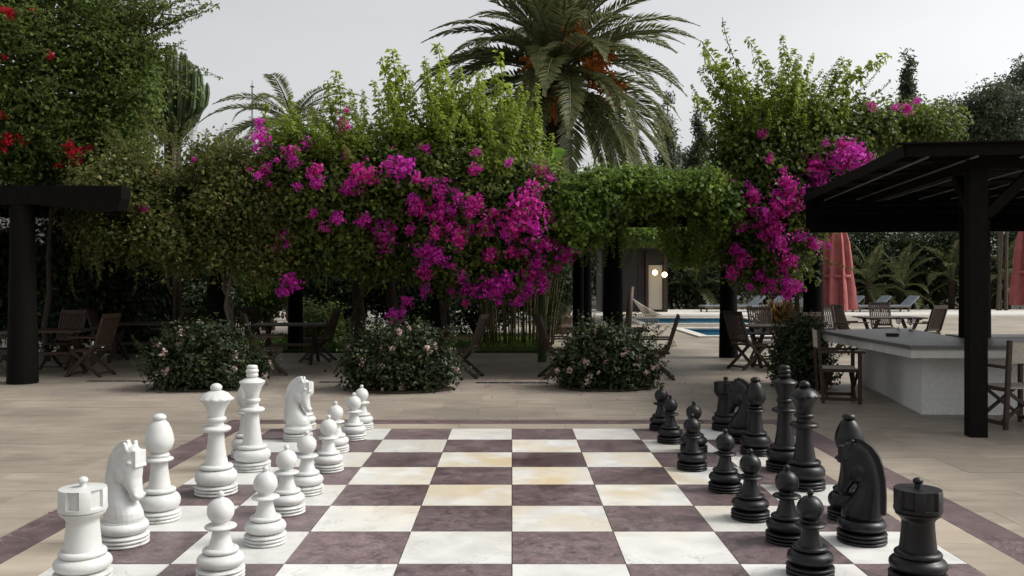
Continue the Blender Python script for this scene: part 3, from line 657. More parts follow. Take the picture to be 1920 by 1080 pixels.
MB().box((5.8, 2.6, 2.756), (.14, 4.2, .149)).obj('beam', 'grey_wood', pav)
for a, b in (((.87, .40, 2.22), (1.32, .40, 2.67)), ((.78, .49, 2.22), (.78, .94, 2.67)), ((5.7, .4, 2.22), (5.25, .4, 2.67))): MB().bar(a, b, .09, .1).obj('brace', 'grey_wood', pav)
nb = 27
for k in range(nb):
    x0 = PW * k / nb; gap = .003
    z = 2.838 + .04 * min(x0, PW - x0)
    MB().box((x0 + PW / nb / 2, PD / 2, z + .017), (PW / nb - gap, PD, .024)).obj('roof_board', 'grey_wood', pav)
for k in range(5): MB().box((3.3, .6 + k * 1.05, 2.815), (6.5, .07, .04)).obj('rafter', 'grey_wood', pav)
MB().box((3.3, 5.33, 2.69), (6.6, .03, .64)).obj('back_board', 'black_wood', pav)
for k in range(14): MB().box((.25 + k * .46, 2.65, 2.788), (.02, 5.0, .014)).obj('light_streak', 'light_streak', pav)  # thin pale strips imitating light let in between the roof boards
MB().box((3.3, -.015, 2.832), (6.66, .03, .11)).obj('fascia', 'grey_wood', pav); MB().box((-.017, PD / 2, 2.832), (.03, PD + .06, .109)).obj('fascia', 'grey_wood', pav)
MB().box((3.3, -.04, 2.896), (6.8, .1, .014)).obj('fascia', 'grey_wood', pav)
mbr = MB(); mbr.v = [Vector(q) for q in ((.9, .5, 2.93), (5.7, .5, 2.93), (5.7, 5.0, 2.93), (.9, 5.0, 2.93), (2.6, 2.4, 3.3), (4, 2.4, 3.3), (4, 3.2, 3.3), (2.6, 3.2, 3.3))]
mbr.f = [(0, 1, 5, 4), (1, 2, 6, 5), (2, 3, 7, 6), (3, 0, 4, 7), (4, 5, 6, 7), (0, 3, 2, 1)]
mbr.obj('roof_top', 'grey_wood', pav)
bar = thing('bar_counter', 'white stucco bar with grey stone counter under the pavilion', 'bar', (4.8, 10.4, 0))
def rel(pts, o): return [(p[0] - o[0], p[1] - o[1]) for p in pts]
bo = (4.8, 10.4)
outer = [(4.78, 10.42), (9.6, 10.2), (9.6, 11.0), (5.6, 11.2), (5.75, 13.2), (5.2, 13.4), (5.12, 12.5)]
MB().prism(rel(outer, bo), 0, .70).obj('bar_front', 'stucco', bar)
slab = [(4.42, 9.92), (9.8, 9.80), (9.8, 11.05), (5.6, 11.15), (5.9, 13.3), (4.40, 12.85)]
MB().prism(rel(slab, bo), .80, .842).obj('countertop', 'counter', bar)
sl2 = [(4.45, 9.95), (9.77, 9.83), (9.77, 11.0), (5.57, 11.1), (5.87, 13.25), (4.43, 12.8)]
MB().prism(rel(sl2, bo), .70, .80).obj('counter_edge', 'counter_edge', bar)
MB().box((3.6, 2.6, .36), (3.6, .6, .72)).obj('back_counter', 'dark_inside', bar)
MB().box((3.6, 2.6, .735), (3.8, .8, .03)).obj('back_countertop', 'counter', bar)
q = at(1643, 634, 11.0)
t = thing('ashtray', 'small black ashtray on the bar counter', 'ashtray', (4.9, 11.5, .842))
MB().lathe([(0, 0), (.075, 0), (.085, .035), (.075, .035), (.068, .012), (0, .01)], 20).obj('dish', 'dark_metal', t, sharp=40)
for k, (x, y_) in enumerate([(5.62, 12.6), (5.72, 12.75), (5.55, 12.82)]):
    t = thing('drinking_glass', ['nearest of three clear stemmed glasses on the bar counter', 'right one of three clear stemmed glasses on the bar counter', 'left far one of three clear stemmed glasses on the bar counter'][k], 'glass', (x, y_, .842), 0, 'glasses on the bar')
    MB().lathe([(.035, 0), (.035, .004), (.005, .01), (.005, .075), (.03, .10), (.036, .14), (.032, .18), (.030, .18), (.034, .14), (.028, .103), (0, .085)], 16).obj('bowl', 'glass', t, smooth=True)

# director's chairs
def director_chair(name, label, loc, rz):
    t = thing(name, label, 'chair', loc, rz, "director's chairs at the bar")   # faces +x
    for sy in (-.27, .27):
        MB().box((.22, sy, .32), (.045, .035, .64)).obj('leg', 'chair_wood', t); MB().bar((-.22, sy, 0), (-.28, sy, .94), .035, .045, (0, 1, 0)).obj('leg', 'chair_wood', t)
        MB().box((0.0, sy, .655), (.56, .055, .028)).obj('armrest', 'chair_wood', t); MB().box((0, sy, .06), (.50, .03, .04)).obj('foot_rail', 'chair_wood', t); MB().box((0, sy, .42), (.47, .03, .04)).obj('seat_rail', 'chair_wood', t)
    for sx in (.17, -.17):
        MB().bar((sx, -.24, .07), (sx, .24, .42), .03, .03).obj('cross_brace', 'chair_wood', t); MB().bar((sx + .035, .24, .07), (sx + .035, -.24, .42), .03, .03).obj('cross_brace', 'chair_wood', t)
    MB().box((0, 0, .432), (.42, .50, .012)).obj('seat', 'canvas', t)
    mbk = MB(); n = 8
    for i in range(n + 1):
        y_ = -.29 + .58 * i / n; b = -.03 * math.sin(math.pi * i / n)
        for dx in (-.007, .007):
            mbk.v += [Vector((-.262 + b + dx, y_, .70)), Vector((-.275 + b + dx, y_, .92))]
    for i in range(n):
        a = i * 4; mbk.f += [(a, a + 4, a + 5, a + 1), (a + 2, a + 3, a + 7, a + 6), (a + 1, a + 5, a + 7, a + 3), (a, a + 2, a + 6, a + 4)]
    mbk.f += [(0, 1, 3, 2), (n * 4, n * 4 + 2, n * 4 + 3, n * 4 + 1)]
    mbk.obj('backrest', 'canvas', t)
    return t
director_chair('directors_chair', "canvas director's chair at the left end of the bar", (4.22, 11.55, 0), R(-12))
director_chair('directors_chair', "canvas director's chair behind the pavilion post at the right edge", (5.40, 9.62, 0), R(100))

# ================================================================== TABLES AND FOLDING CHAIRS
def fold_chair():
    t = thing('folding_chair', 'x', 'chair', (0, 0, 0), 0, 'folding wooden chairs')        # faces +x
    for sy in (-.23, .23):
        MB().bar((.30, sy, 0), (-.20, sy, .50), .028, .05).obj('leg', 'teak', t)
        MB().bar((-.30, sy * .88, 0), (.22, sy * .88, .43), .028, .05).obj('leg', 'teak', t)
        MB().box((0, sy * 1.13, .64), (.46, .05, .025)).obj('armrest', 'teak', t)
    s = MB()
    for k in range(7): s.box((-.19 + k * .066, 0, .435), (.052, .43, .018))
    s.box((0, .2, .415), (.46, .025, .025)).box((0, -.2, .415), (.46, .025, .025)); s.obj('seat', 'teak', t)
    b = MB(); lo, hi = Vector((-.20, 0, .48)), Vector((-.36, 0, .98))
    for sy in (-.225, .225): b.bar(lo + Vector((0, sy, 0)), hi + Vector((0, sy, 0)), .03, .04)
    b.bar(hi + Vector((0, -.24, 0)), hi + Vector((0, .24, 0)), .03, .07); b.bar(lo + Vector((0, -.22, .02)), lo + Vector((0, .22, .02)), .025, .05)
    for k in range(9):
        y_ = -.18 + k * .045; b.bar(lo + Vector((0, y_, .02)), hi + Vector((0, y_, 0)), .028, .012)
    b.obj('backrest', 'teak', t)
    MB().box((.25, 0, .05), (.03, .46, .03)).obj('stretcher', 'teak', t); MB().box((-.25, 0, .055), (.03, .4, .03)).obj('stretcher', 'teak', t)
    return t
def fold_table():
    t = thing('garden_table', 'x', 'table', (0, 0, 0), 0, 'wooden garden tables')
    tp = MB()
    for k in range(8): tp.box((0, -.385 + k * .11, .725), (1.3, .10, .025))
    tp.box((.5, 0, .70), (.06, .85, .025)).box((-.5, 0, .70), (.06, .85, .025)); tp.obj('tabletop', 'teak', t)
    for sx in (-.42, .42):
        MB().bar((sx, -.36, 0), (sx, .34, .69), .05, .06, (1, 0, 0)).obj('leg', 'teak', t); MB().bar((sx + .055, .36, 0), (sx + .055, -.34, .69), .05, .06, (1, 0, 0)).obj('leg', 'teak', t)
    MB().box((.03, 0, .345), (.84, .05, .05)).obj('stretcher', 'teak', t)
    return t
CH, TB = fold_chair(), fold_table()
ch_used = [0]; tb_used = [0]
def chair(px, d, rz, label, dz=0):
    o = CH if not ch_used[0] else copy_tree(CH); ch_used[0] = 1
    o.location = ((px - 961) * d / F, d, dz); o.rotation_euler = (0, 0, R(rz)); o["label"] = label; return o
def table(px, d, rz, label):
    o = TB if not tb_used[0] else copy_tree(TB); tb_used[0] = 1
    o.location = ((px - 961) * d / F, d, 0); o.rotation_euler = (0, 0, R(rz)); o["label"] = label; return o
table(92, 14.7, 8, 'wooden folding table beside the thick left pergola post')
chair(172, 14.5, 172, 'folding chair facing left beside the thick left pergola post')
chair(-4, 14.5, 10, 'folding chair cut off by the left edge of the picture')
chair(118, 15.7, -95, 'folding chair on the far side of the left table')
table(262, 17.0, 0, 'wooden table in the shade left of the left rose bush')
chair(318, 16.9, 180, 'folding chair rising behind the left rose bush')
chair(206, 17.4, 5, 'folding chair in deep shade at the table behind the left rose bush')
table(545, 16.6, 5, 'wooden table in the shade between the left and middle rose bushes')
chair(500, 14.6, 25, 'folding chair just right of the left rose bush')
chair(598, 17.0, 176, 'folding chair facing left behind the far white knight')
chair(470, 17.4, -60, 'folding chair behind the left rose bush in deep shade')
table(790, 15.3, 0, 'wooden table half hidden behind the middle rose bush')
chair(868, 14.3, 168, 'folding chair at the right side of the middle rose bush')
table(1140, 15.0, 0, 'wooden table hidden behind the right rose bush')
chair(1050, 14.2, 12, 'folding chair at the left side of the right rose bush')
chair(1229, 14.1, 172, 'folding chair facing left at the right side of the right rose bush')
table(1462, 16.1, 0, 'wooden table beside the single black post near the pool')
chair(1405, 15.6, 25, 'folding chair with its back to the single black post near the pool')
chair(1437, 17.2, -85, 'folding chair on the far side of the table near the pool')
chair(1490, 15.3, 120, 'folding chair in front of the dark shrub beside the bar')
table(1668, 19.5, 0, 'wooden table seen beyond the bar counter')
chair(1600, 19.2, 5, 'folding chair at the left end of the table beyond the bar')
chair(1560, 18.6, -80, 'folding chair behind the bar beside the closed pink umbrella')
chair(1735, 18.9, 120, 'folding chair turned away at the table beyond the bar')
chair(1660, 20.6, -92, 'folding chair at the far side of the table beyond the bar')

# ================================================================== VEGETATION
SH = []
g = np.random.default_rng(21)
def shoot_mesh(n_leaf, ln, bend, wid, leaf, gg, name='shoot'):
    """a long young stem with leaves all along it, growing up +Z and bending towards +X"""
    t = np.linspace(0, 1, 9); pts = np.stack([bend * ln * t ** 2, .05 * ln * np.sin(t * 5 + gg.random() * 6) * t, ln * t * (1 - .25 * bend * t)], 1)
    mb = MB().tube(pts, list(np.linspace(.009, .003, 9)), 5)
    st = mb.mesh(name + '_stem')
    u = gg.random(n_leaf) ** .85; P = np.stack([np.interp(u, t, pts[:, k]) for k in range(3)], 1)
    out = gg.normal(size=(n_leaf, 3)); out[:, 2] *= .4; out = nrmz(out)
    w_ = wid * (1.15 - u)[:, None] * gg.random((n_leaf, 1)); P = P + out * w_
    lf = leaves(name, P, out * .4 + np.array([0, 0, .8]) + gg.normal(size=(n_leaf, 3)) * .4, leaf * (1.15 - .5 * u), .66, .35, np.clip(gg.beta(2, 2, n_leaf) * .6 + u * .35, 0, 1), dirs=out, g=gg)
    return st, lf, Vector(pts[-1])
def shoot_set(k, n_leaf, ln, wid, leaf, mat, seed, bends):
    gg = np.random.default_rng(seed); out = []
    for i in range(k):
        st, lf, tip = shoot_mesh(n_leaf, ln, bends[i % len(bends)], wid, leaf, gg)
        st.materials.append(M['vine_stem']); lf.materials.append(M[mat]); out.append((st, lf, tip))
    return out
def put_shoot(root, var, base, tip, gg):
    base, tip = Vector(base), Vector(tip); st, lf, lt = var; d = tip - base
    o = link('shoot', lf, None, None); o['kind'] = 'stuff'; link('stem', st, None, o)
    roll = Matrix.Rotation(gg.uniform(0, 6.28), 3, d).to_quaternion()
    o.rotation_mode = 'QUATERNION'; o.rotation_quaternion = roll @ lt.rotation_difference(d)
    k = d.length / lt.length; w_ = k if k > .7 else k * .5 + .35
    o.scale = (w_, w_, k); o.parent = root; o.location = base - root.location
def bloom_set(k, n, rad, size, mat, seed, aspect=.85):
    gg = np.random.default_rng(seed); out = []
    for i in range(k):
        c = nrmz(gg.normal(size=(11, 3))) * rad * gg.uniform(.2, .95, (11, 1)) * np.array([1, .7, .9]); kk = gg.integers(0, 11, n)
        off = gg.normal(size=(n, 3)) * rad * .24; P = c[kk] + off
        me = leaves('flower_cluster', P, nrmz(P) * 1.3 + gg.normal(size=(n, 3)) * .5, size, aspect, .1, np.clip(gg.beta(2, 2, n), 0, 1), .22, g=gg)
        me.materials.append(M[mat]); out.append(me)
    return out
def put_blooms(root, spots, blobs, variants, gg, fb, unit=.19, extra=2):
    for px, py, r_ in spots:
        for e in range(1 + (extra if r_ > 15 else 1 if r_ > 11 else 0)):
            qx, qy = (px, py) if e == 0 else (px + gg.normal() * r_ * .8, py + gg.normal() * r_ * .8); rr = r_ if e == 0 else r_ * gg.uniform(.45, .75)
            d = ray_front(blobs, qx, qy, fb) - .08 - gg.random() * .14
            o = link('flower_cluster', variants[gg.integers(len(variants))], None, root); o['kind'] = 'stuff'; o.location = at(qx, qy, d) - root.location
            s = rr * d / F / unit * 1.08; o.scale = (s, s, s); o.rotation_euler = tuple(gg.uniform(0, 6.28, 3))
MAG = bloom_set(7, 95, .19, .070, 'bract_magenta', 5); RED = bloom_set(4, 130, .19, .06, 'bract_red', 6)
SHOOT = shoot_set(8, 125, 1.0, .14, .10, 'leaf_shoot', 9, [.05, .15, .3, .1])
THIN = shoot_set(6, 80, 1.0, .06, .055, 'leaf_boug', 19, [.35, .5, .2])
BROWN = shoot_set(6, 90, 1.0, .10, .065, 'leaf_brown', 23, [.3, .15, .5])
def stems(root, bases, target, gg, r=.035, name='stem'):
    for b in bases:
        b = Vector(b); e = Vector(target) + Vector((gg.normal() * .5, gg.normal() * .2, gg.normal() * .2)); n = 7
        pts = [b.lerp(e, i / n) + Vector((gg.normal() * .05, gg.normal() * .05, 0)) * (1 if 0 < i < n else 0) for i in range(n + 1)]
        MB().tube([p - root.location for p in pts], list(np.linspace(r, r * .5, n + 1)), 6).obj(name, 'bark', root, smooth=True)

# --- central magenta bougainvillea
cb = thing('bougainvillea', 'large bougainvillea with magenta flowers spilling over the middle of the pergola', 'climber', (-1.4, 15.3, 0), 0, 'flowering climbers')
D0 = 14.9
CBL = [blob(*q) for q in [(620, 350, D0, 100, 85, .8), (760, 345, D0, 130, 95, .9), (900, 360, D0, 130, 110, .95), (975, 420, D0 - .1, 90, 105, .8), (860, 460, D0 - .1, 120, 90, .75), (640, 425, D0, 100, 80, .7),
       (555, 320, D0 + .2, 75, 60, .6), (1010, 370, D0, 55, 70, .7), (930, 505, D0 - .1, 85, 50, .55), (560, 455, D0, 40, 60, .4), (700, 470, D0, 70, 50, .4)]]
foliage('foliage', CBL, 2700, 22, .095, 'leaf_boug', cb, g, .15, .3); cb.children[-1].matrix_parent_inverse = Matrix.Translation(-cb.location)
YB = [blob(*q) for q in [(745, 262, D0 + .1, 90, 38, .5), (870, 250, D0 + .1, 90, 50, .5), (965, 285, D0, 50, 48, .4), (640, 275, D0 + .2, 60, 30, .4), (560, 262, D0 + .2, 40, 30, .4), (930, 300, D0 - .4, 55, 30, .4)]]
foliage('young_foliage', YB, 280, 20, .095, 'leaf_shoot', cb, g, .15, .3); cb.children[-1].matrix_parent_inverse = Matrix.Translation(-cb.location)
tips = [(735, 92), (716, 105), (700, 150), (820, 82), (800, 110), (935, 92), (925, 130), (880, 140), (630, 132), (615, 150), (545, 172), (500, 192), (975, 158), (1012, 195), (860, 120), (680, 185), (770, 150), (940, 150), (845, 150), (960, 200), (905, 165), (760, 120), (655, 165), (995, 230), (725, 160), (830, 130), (745, 130), (890, 190), (1035, 250), (585, 200), (530, 210)]
for k, (tx, ty) in enumerate(tips):
    d = D0 + g.uniform(-.3, .6); by = max(ty + 90, 255) + g.uniform(-10, 20)
    put_shoot(cb, SHOOT[k % 8], at(tx + g.normal() * 12 + (850 - tx) * .06, by, d), at(tx, ty, d + g.normal() * .1), g)
for k in range(70):
    bx = g.uniform(560, 1020); by = g.uniform(225, 320); d = D0 - g.uniform(-.3, .8); top = 60 + 60 * math.exp(-((bx - 850) / 140) ** 2)
    put_shoot(cb, SHOOT[k % 8], at(bx, by, d), at(bx + g.normal() * 20, by - g.uniform(.4, 1) * top, d - g.uniform(-.1, .3)), g)
for k in range(40):     # hanging sprays on the shaded front
    bx, by = g.uniform(540, 1050), g.uniform(380, 500); d = ray_front(CBL, bx, by, D0 - .6)
    put_shoot(cb, THIN[k % 6], at(bx, by, d), at(bx + g.normal() * 25, by + g.uniform(25, 70), d - .25), g)
CF = [(491, 257, 18), (551, 288, 20), (645, 235, 15), (591, 325, 18), (660, 346, 22), (690, 324, 22), (752, 311, 27), (500, 318, 14), (532, 446, 17), (549, 533, 20), (634, 409, 15), (610, 427, 11), (686, 413, 18), (725, 450, 23), (715, 420, 14), (782, 390, 20),
      (827, 398, 25), (830, 357, 20), (860, 442, 22), (900, 383, 18), (799, 475, 22), (830, 483, 16), (797, 512, 16), (865, 516, 15), (878, 542, 18), (849, 546, 10), (921, 479, 16), (908, 427, 20), (952, 438, 18), (982, 375, 28), (993, 427, 30), (960, 405, 22),
      (1019, 460, 18), (1026, 401, 14), (1006, 490, 16), (1067, 468, 24), (1056, 450, 14), (934, 538, 27), (949, 527, 18), (989, 549, 16), (993, 516, 20), (1015, 520, 14), (1015, 320, 14), (1032, 331, 12), (1004, 350, 14), (890, 320, 12), (800, 279, 10), (893, 287, 9), (956, 305, 9),
      (767, 564, 12), (738, 592, 16), (651, 290, 10), (860, 372, 14), (560, 348, 10), (590, 400, 10), (797, 546, 12), (1032, 501, 14), (845, 420, 16), (880, 400, 14), (930, 400, 14), (770, 430, 13), (815, 440, 14), (960, 470, 15)]
put_blooms(cb, CF, CBL, MAG, g, D0 - .4)
stems(cb, [at(655, 640, 17.2), at(735, 640, 16.9), (-1.3, 16.1, 0), (-1.2, 16.0, 0)], (-1.3, 15.2, 3.0), g, .05)

# --- left brown-green climber over the pergola, with a bare twisted stem
lb = thing('climber', 'brownish green climber hanging over the pergola above the left rose bush', 'climber', (-5.2, 15.0, 0), 0, 'flowering climbers')
gl = np.random.default_rng(61); LBL = []
for k in range(40):
    bx = gl.uniform(190, 545); top = 245 + max(0, 270 - bx) * .9 + max(0, bx - 370) * .55; by = gl.uniform(top + 20, 480); r_ = gl.uniform(24, 52)
    LBL.append(blob(bx, by, 14.9 + gl.normal() * .25, r_ * gl.uniform(.9, 1.4), r_ * gl.uniform(.6, 1), gl.uniform(.3, .6)))
foliage('foliage', LBL, 2300, 20, .085, 'leaf_brown', lb, g, .19, .2); lb.children[-1].matrix_parent_inverse = Matrix.Translation(-lb.location)
for k in range(95):
    bx, by = g.uniform(110, 545), g.uniform(300, 490); d = ray_front(LBL, bx, by, 14.6)
    put_shoot(lb, BROWN[k % 6], at(bx, by, d), at(bx + g.normal() * 16, by + g.uniform(30, 80), d - .1), g)
for k in range(44):
    bx = g.uniform(225, 430); by = 265 + abs(bx - 320) * .4; d = 14.9 + g.normal() * .3
    put_shoot(lb, BROWN[k % 6], at(bx, by, d), at(bx + (bx - 340) * .2 + g.normal() * 28, by - g.uniform(15, 62), d), g)
put_blooms(lb, [(205, 362, 9), (270, 395, 8), (365, 300, 6), (485, 330, 9), (470, 318, 8), (310, 345, 6), (505, 345, 8), (520, 300, 7)], LBL, MAG, g, 14.2)
stems(lb, [(-4.6, 14.6, 0), (-4.75, 14.7, 0), (-4.5, 14.9, 0)], at(400, 470, 14.7), g, .045)

# --- red bougainvillea on the house at the left
rb = thing('bougainvillea', 'tall dense bougainvillea with red flowers covering the house at the left', 'climber', (-8.6, 16.2, 0), 0, 'flowering climbers')
RBL = [blob(*q) for q in [(60, 60, 16.4, 150, 110, 1.2), (-40, 180, 16.3, 140, 160, 1.1), (90, 210, 16.3, 120, 110, 1.0), (170, 110, 16.4, 90, 90, .9), (215, 190, 16.5, 70, 70, .7), (120, 290, 16.4, 110, 60, .8), (20, 300, 16.2, 90, 70, .8), (140, 10, 16.4, 110, 70, .9), (-60, -20, 16.5, 160, 90, 1.2), (235, 90, 16.6, 40, 45, .5), (40, -60, 16.5, 150, 60, 1)]]
gl = np.random.default_rng(62)
for k in range(26): RBL.append(blob(gl.uniform(-20, 285), gl.uniform(-10, 320), 16.3 + gl.normal() * .4, gl.uniform(20, 48), gl.uniform(16, 40), gl.uniform(.3, .7)))
foliage('foliage', RBL, 3300, 22, .09, 'leaf_red', rb, g, .2, .3); rb.children[-1].matrix_parent_inverse = Matrix.Translation(-rb.location)
for k in range(60):
    bx, by = g.uniform(-20, 240), g.uniform(10, 300); d = ray_front(RBL, bx, by, 15.6)
    put_shoot(rb, THIN[k % 6], at(bx, by, d), at(bx + g.uniform(10, 75), by + g.normal() * 22, d - .3), g)
wiry = [((235, 60), (322, -10)), ((240, 75), (345, 22)), ((235, 95), (413, 6)), ((250, 100), (340, 60)), ((255, 80), (300, 20)), ((225, 40), (270, -20)), ((245, 120), (350, 75)), ((270, 88), (420, 148)), ((250, 60), (310, 45)), ((230, 30), (292, 10)), ((235, 50), (255, -15)), ((255, 110), (400, 140)), ((240, 70), (290, -5)), ((235, 90), (330, 40))]
for k, ((a, b), (c, d_)) in enumerate(wiry): put_shoot(rb, THIN[k % 6], at(a, b, 16.5), at(c, d_, 16.4 + g.normal() * .3), g)
for k in range(60):
    bx, by = g.uniform(170, 275), g.uniform(-5, 150)
    put_shoot(rb, THIN[k % 6], at(bx, by, 16.4 + g.normal() * .3), at(bx + g.uniform(15, 75), by + g.uniform(-50, 22), 16.3 + g.normal() * .4), g)
for k in range(40):
    bx, by = g.uniform(225, 275), g.uniform(-10, 150); a_ = g.uniform(-1.0, .45); l_ = g.uniform(45, 135)
    put_shoot(rb, THIN[k % 6], at(bx, by, 16.4 + g.normal() * .3), at(bx + l_ * math.cos(a_), by + l_ * math.sin(a_), 16.3 + g.normal() * .4), g)
put_blooms(rb, [(20, 24, 12), (96, 105, 8), (10, 107, 6), (5, 216, 9), (17, 263, 14), (43, 263, 10), (130, 271, 10), (148, 285, 13), (168, 278, 8), (144, 316, 12), (146, 300, 10), (113, 311, 9), (63, 19, 6)], RBL, RED, g, 15.3, extra=1)
stems(rb, [(-9.2, 17, 0), (-8.9, 17.1, 0)], at(60, 260, 16.6), g, .06)

# --- right bougainvillea
bb = thing('bougainvillea', 'bougainvillea with magenta flowers beside the bar pavilion roof', 'climber', (4.9, 15.6, 0), 0, 'flowering climbers')
D1 = 15.2
BBL = [blob(*q) for q in [(1450, 380, D1, 85, 90, .8), (1430, 300, D1 + .1, 100, 70, .8), (1540, 290, D1, 90, 55, .7), (1460, 470, D1 - .1, 65, 62, .6), (1400, 440, D1, 50, 70, .5), (1420, 498, D1, 50, 34, .4), (1480, 240, D1 + .2, 90, 45, .7), (1620, 240, D1 + .3, 80, 45, .6), (1720, 240, D1 + .6, 90, 35, .6), (1390, 270, D1 + .2, 50, 45, .6), (1520, 380, D1, 40, 60, .5)]]
foliage('foliage', BBL, 1800, 22, .095, 'leaf_boug', bb, g, .15, .3); bb.children[-1].matrix_parent_inverse = Matrix.Translation(-bb.location)
YB2 = [blob(*q) for q in [(1465, 225, D1 + .1, 70, 38, .5), (1400, 250, D1, 45, 40, .4), (1530, 235, D1, 50, 30, .4)]]
foliage('young_foliage', YB2, 150, 20, .09, 'leaf_shoot', bb, g, .13, .5); bb.children[-1].matrix_parent_inverse = Matrix.Translation(-bb.location)
rt = [((1440, 190), (1355, 32)), ((1430, 200), (1315, 76)), ((1420, 210), (1318, 122)), ((1400, 240), (1295, 160)), ((1480, 180), (1470, 66)), ((1500, 180), (1527, 100)), ((1520, 190), (1580, 105)), ((1530, 200), (1598, 112)), ((1540, 210), (1668, 102)), ((1560, 210), (1672, 150)), ((1460, 170), (1400, 70)), ((1470, 190), (1490, 90)), ((1450, 190), (1420, 110)), ((1490, 190), (1545, 130)), ((1420, 200), (1370, 130)), ((1580, 220), (1650, 130)), ((1400, 260), (1300, 180)), ((1480, 200), (1440, 130)), ((1390, 270), (1330, 215)), ((1510, 200), (1500, 120)), ((1640, 230), (1700, 200)), ((1730, 230), (1790, 190)), ((1700, 230), (1740, 195))]
for k, ((a, b), (c, d_)) in enumerate(rt):
    put_shoot(bb, SHOOT[k % 8] if k % 3 else THIN[k % 6], at(a, b, D1 + .1), at(c, d_, D1 + g.normal() * .25), g)
for k in range(52):
    bx, by = g.uniform(1360, 1590), g.uniform(190, 285); d = D1 - g.uniform(-.4, .6)
    put_shoot(bb, SHOOT[k % 8], at(bx, by, d), at(bx + (bx - 1470) * .25 + g.normal() * 22, by - g.uniform(35, 100), d - g.uniform(-.2, .3)), g)
put_shoot(bb, THIN[2], at(1520, 480, D1 - .5), at(1602, 507, D1 - .6), g)
RF = [(1388, 424, 14), (1413, 366, 16), (1459, 366, 18), (1480, 345, 15), (1487, 376, 27), (1536, 330, 22), (1441, 404, 20), (1452, 429, 18), (1501, 441, 15), (1462, 461, 20), (1476, 492, 20), (1381, 471, 14), (1395, 489, 17), (1374, 513, 14), (1427, 515, 13), (1473, 532, 20), (1448, 534, 14), (1494, 535, 14), (1525, 457, 16), (1353, 397, 10), (1406, 538, 10),
      (1367, 341, 14), (1413, 394, 12), (1532, 315, 24), (1566, 298, 22), (1609, 277, 22), (1626, 294, 12), (1473, 341, 14), (1635, 200, 10), (1703, 204, 13), (1680, 200, 8), (1430, 251, 10), (1447, 298, 10), (1549, 268, 8), (1590, 290, 18), (1510, 360, 16), (1430, 440, 12), (1400, 350, 10), (1385, 400, 12)]
put_blooms(bb, RF, BBL, MAG, g, D1 - .4)
stems(bb, [(5.35, 15.8, 0), (5.2, 15.9, 0)], (4.9, 15.5, 2.9), g, .05)

# --- leafy green vine on the pergola between the two
vi = thing('climbing_vine', 'leafy green vine hanging from the pergola between the two magenta climbers', 'climber', (2.2, 16.4, 0), 0, 'flowering climbers')
VBL = [blob(*q) for q in [(1120, 376, 14.4, 65, 34, .4), (1200, 366, 14.5, 80, 24, .4), (1290, 366, 14.6, 75, 22, .4), (1095, 420, 14.3, 35, 38, .3), (1070, 400, 14.3, 30, 45, .35), (1300, 465, 17.8, 45, 25, .3), (1345, 390, 14.7, 40, 55, .4), (1240, 348, 14.5, 60, 14, .4), (1150, 345, 14.4, 60, 14, .4), (1225, 350, 14.2, 20, 10, .3), (1320, 345, 14.3, 30, 12, .3)]]
foliage('foliage', VBL, 1700, 22, .085, 'leaf_ivy', vi, g, .12, .5, aspect=.85, droop=.7); vi.children[-1].matrix_parent_inverse = Matrix.Translation(-vi.location)
IVY = []; IVY += shoot_set(5, 110, 1.0, .09, .075, 'leaf_ivy', 29, [.05, .1])
for k, (bx, by, ln) in enumerate([(1090, 430, 70), (1120, 440, 70), (1150, 430, 55), (1180, 430, 75), (1240, 410, 80), (1270, 420, 95), (1300, 420, 110), (1330, 420, 60), (1215, 400, 30), (1105, 450, 50), (1195, 440, 60), (1285, 430, 80), (1255, 420, 60), (1320, 430, 90), (1060, 420, 60), (1135, 440, 60), (1310, 430, 70), (1165, 420, 50)] + [(g.uniform(1060, 1350), g.uniform(370, 410), g.uniform(25, 95)) for _ in range(46)]):
    put_shoot(vi, IVY[k % 5], at(bx, by, 14.4), at(bx + g.normal() * 8, by + ln, 14.45), g)
for k in range(46):
    bx = g.uniform(1050, 1360); put_shoot(vi, IVY[k % 5], at(bx, 352, 14.3 + g.normal() * .3), at(bx + g.normal() * 14, 352 - g.uniform(8, 34), 14.2 + g.normal() * .3), g)
RFB = [(x, 17.0, 3.24, .9, 3.2, .2) for x in np.linspace(-6.2, 5.6, 13)]       # leaf layer lying on the rafters
foliage('roof_foliage', RFB, 3600, 22, .14, 'leaf_ivy', vi, g, .18, .2, aspect=.85); vi.children[-1].matrix_parent_inverse = Matrix.Translation(-vi.location)

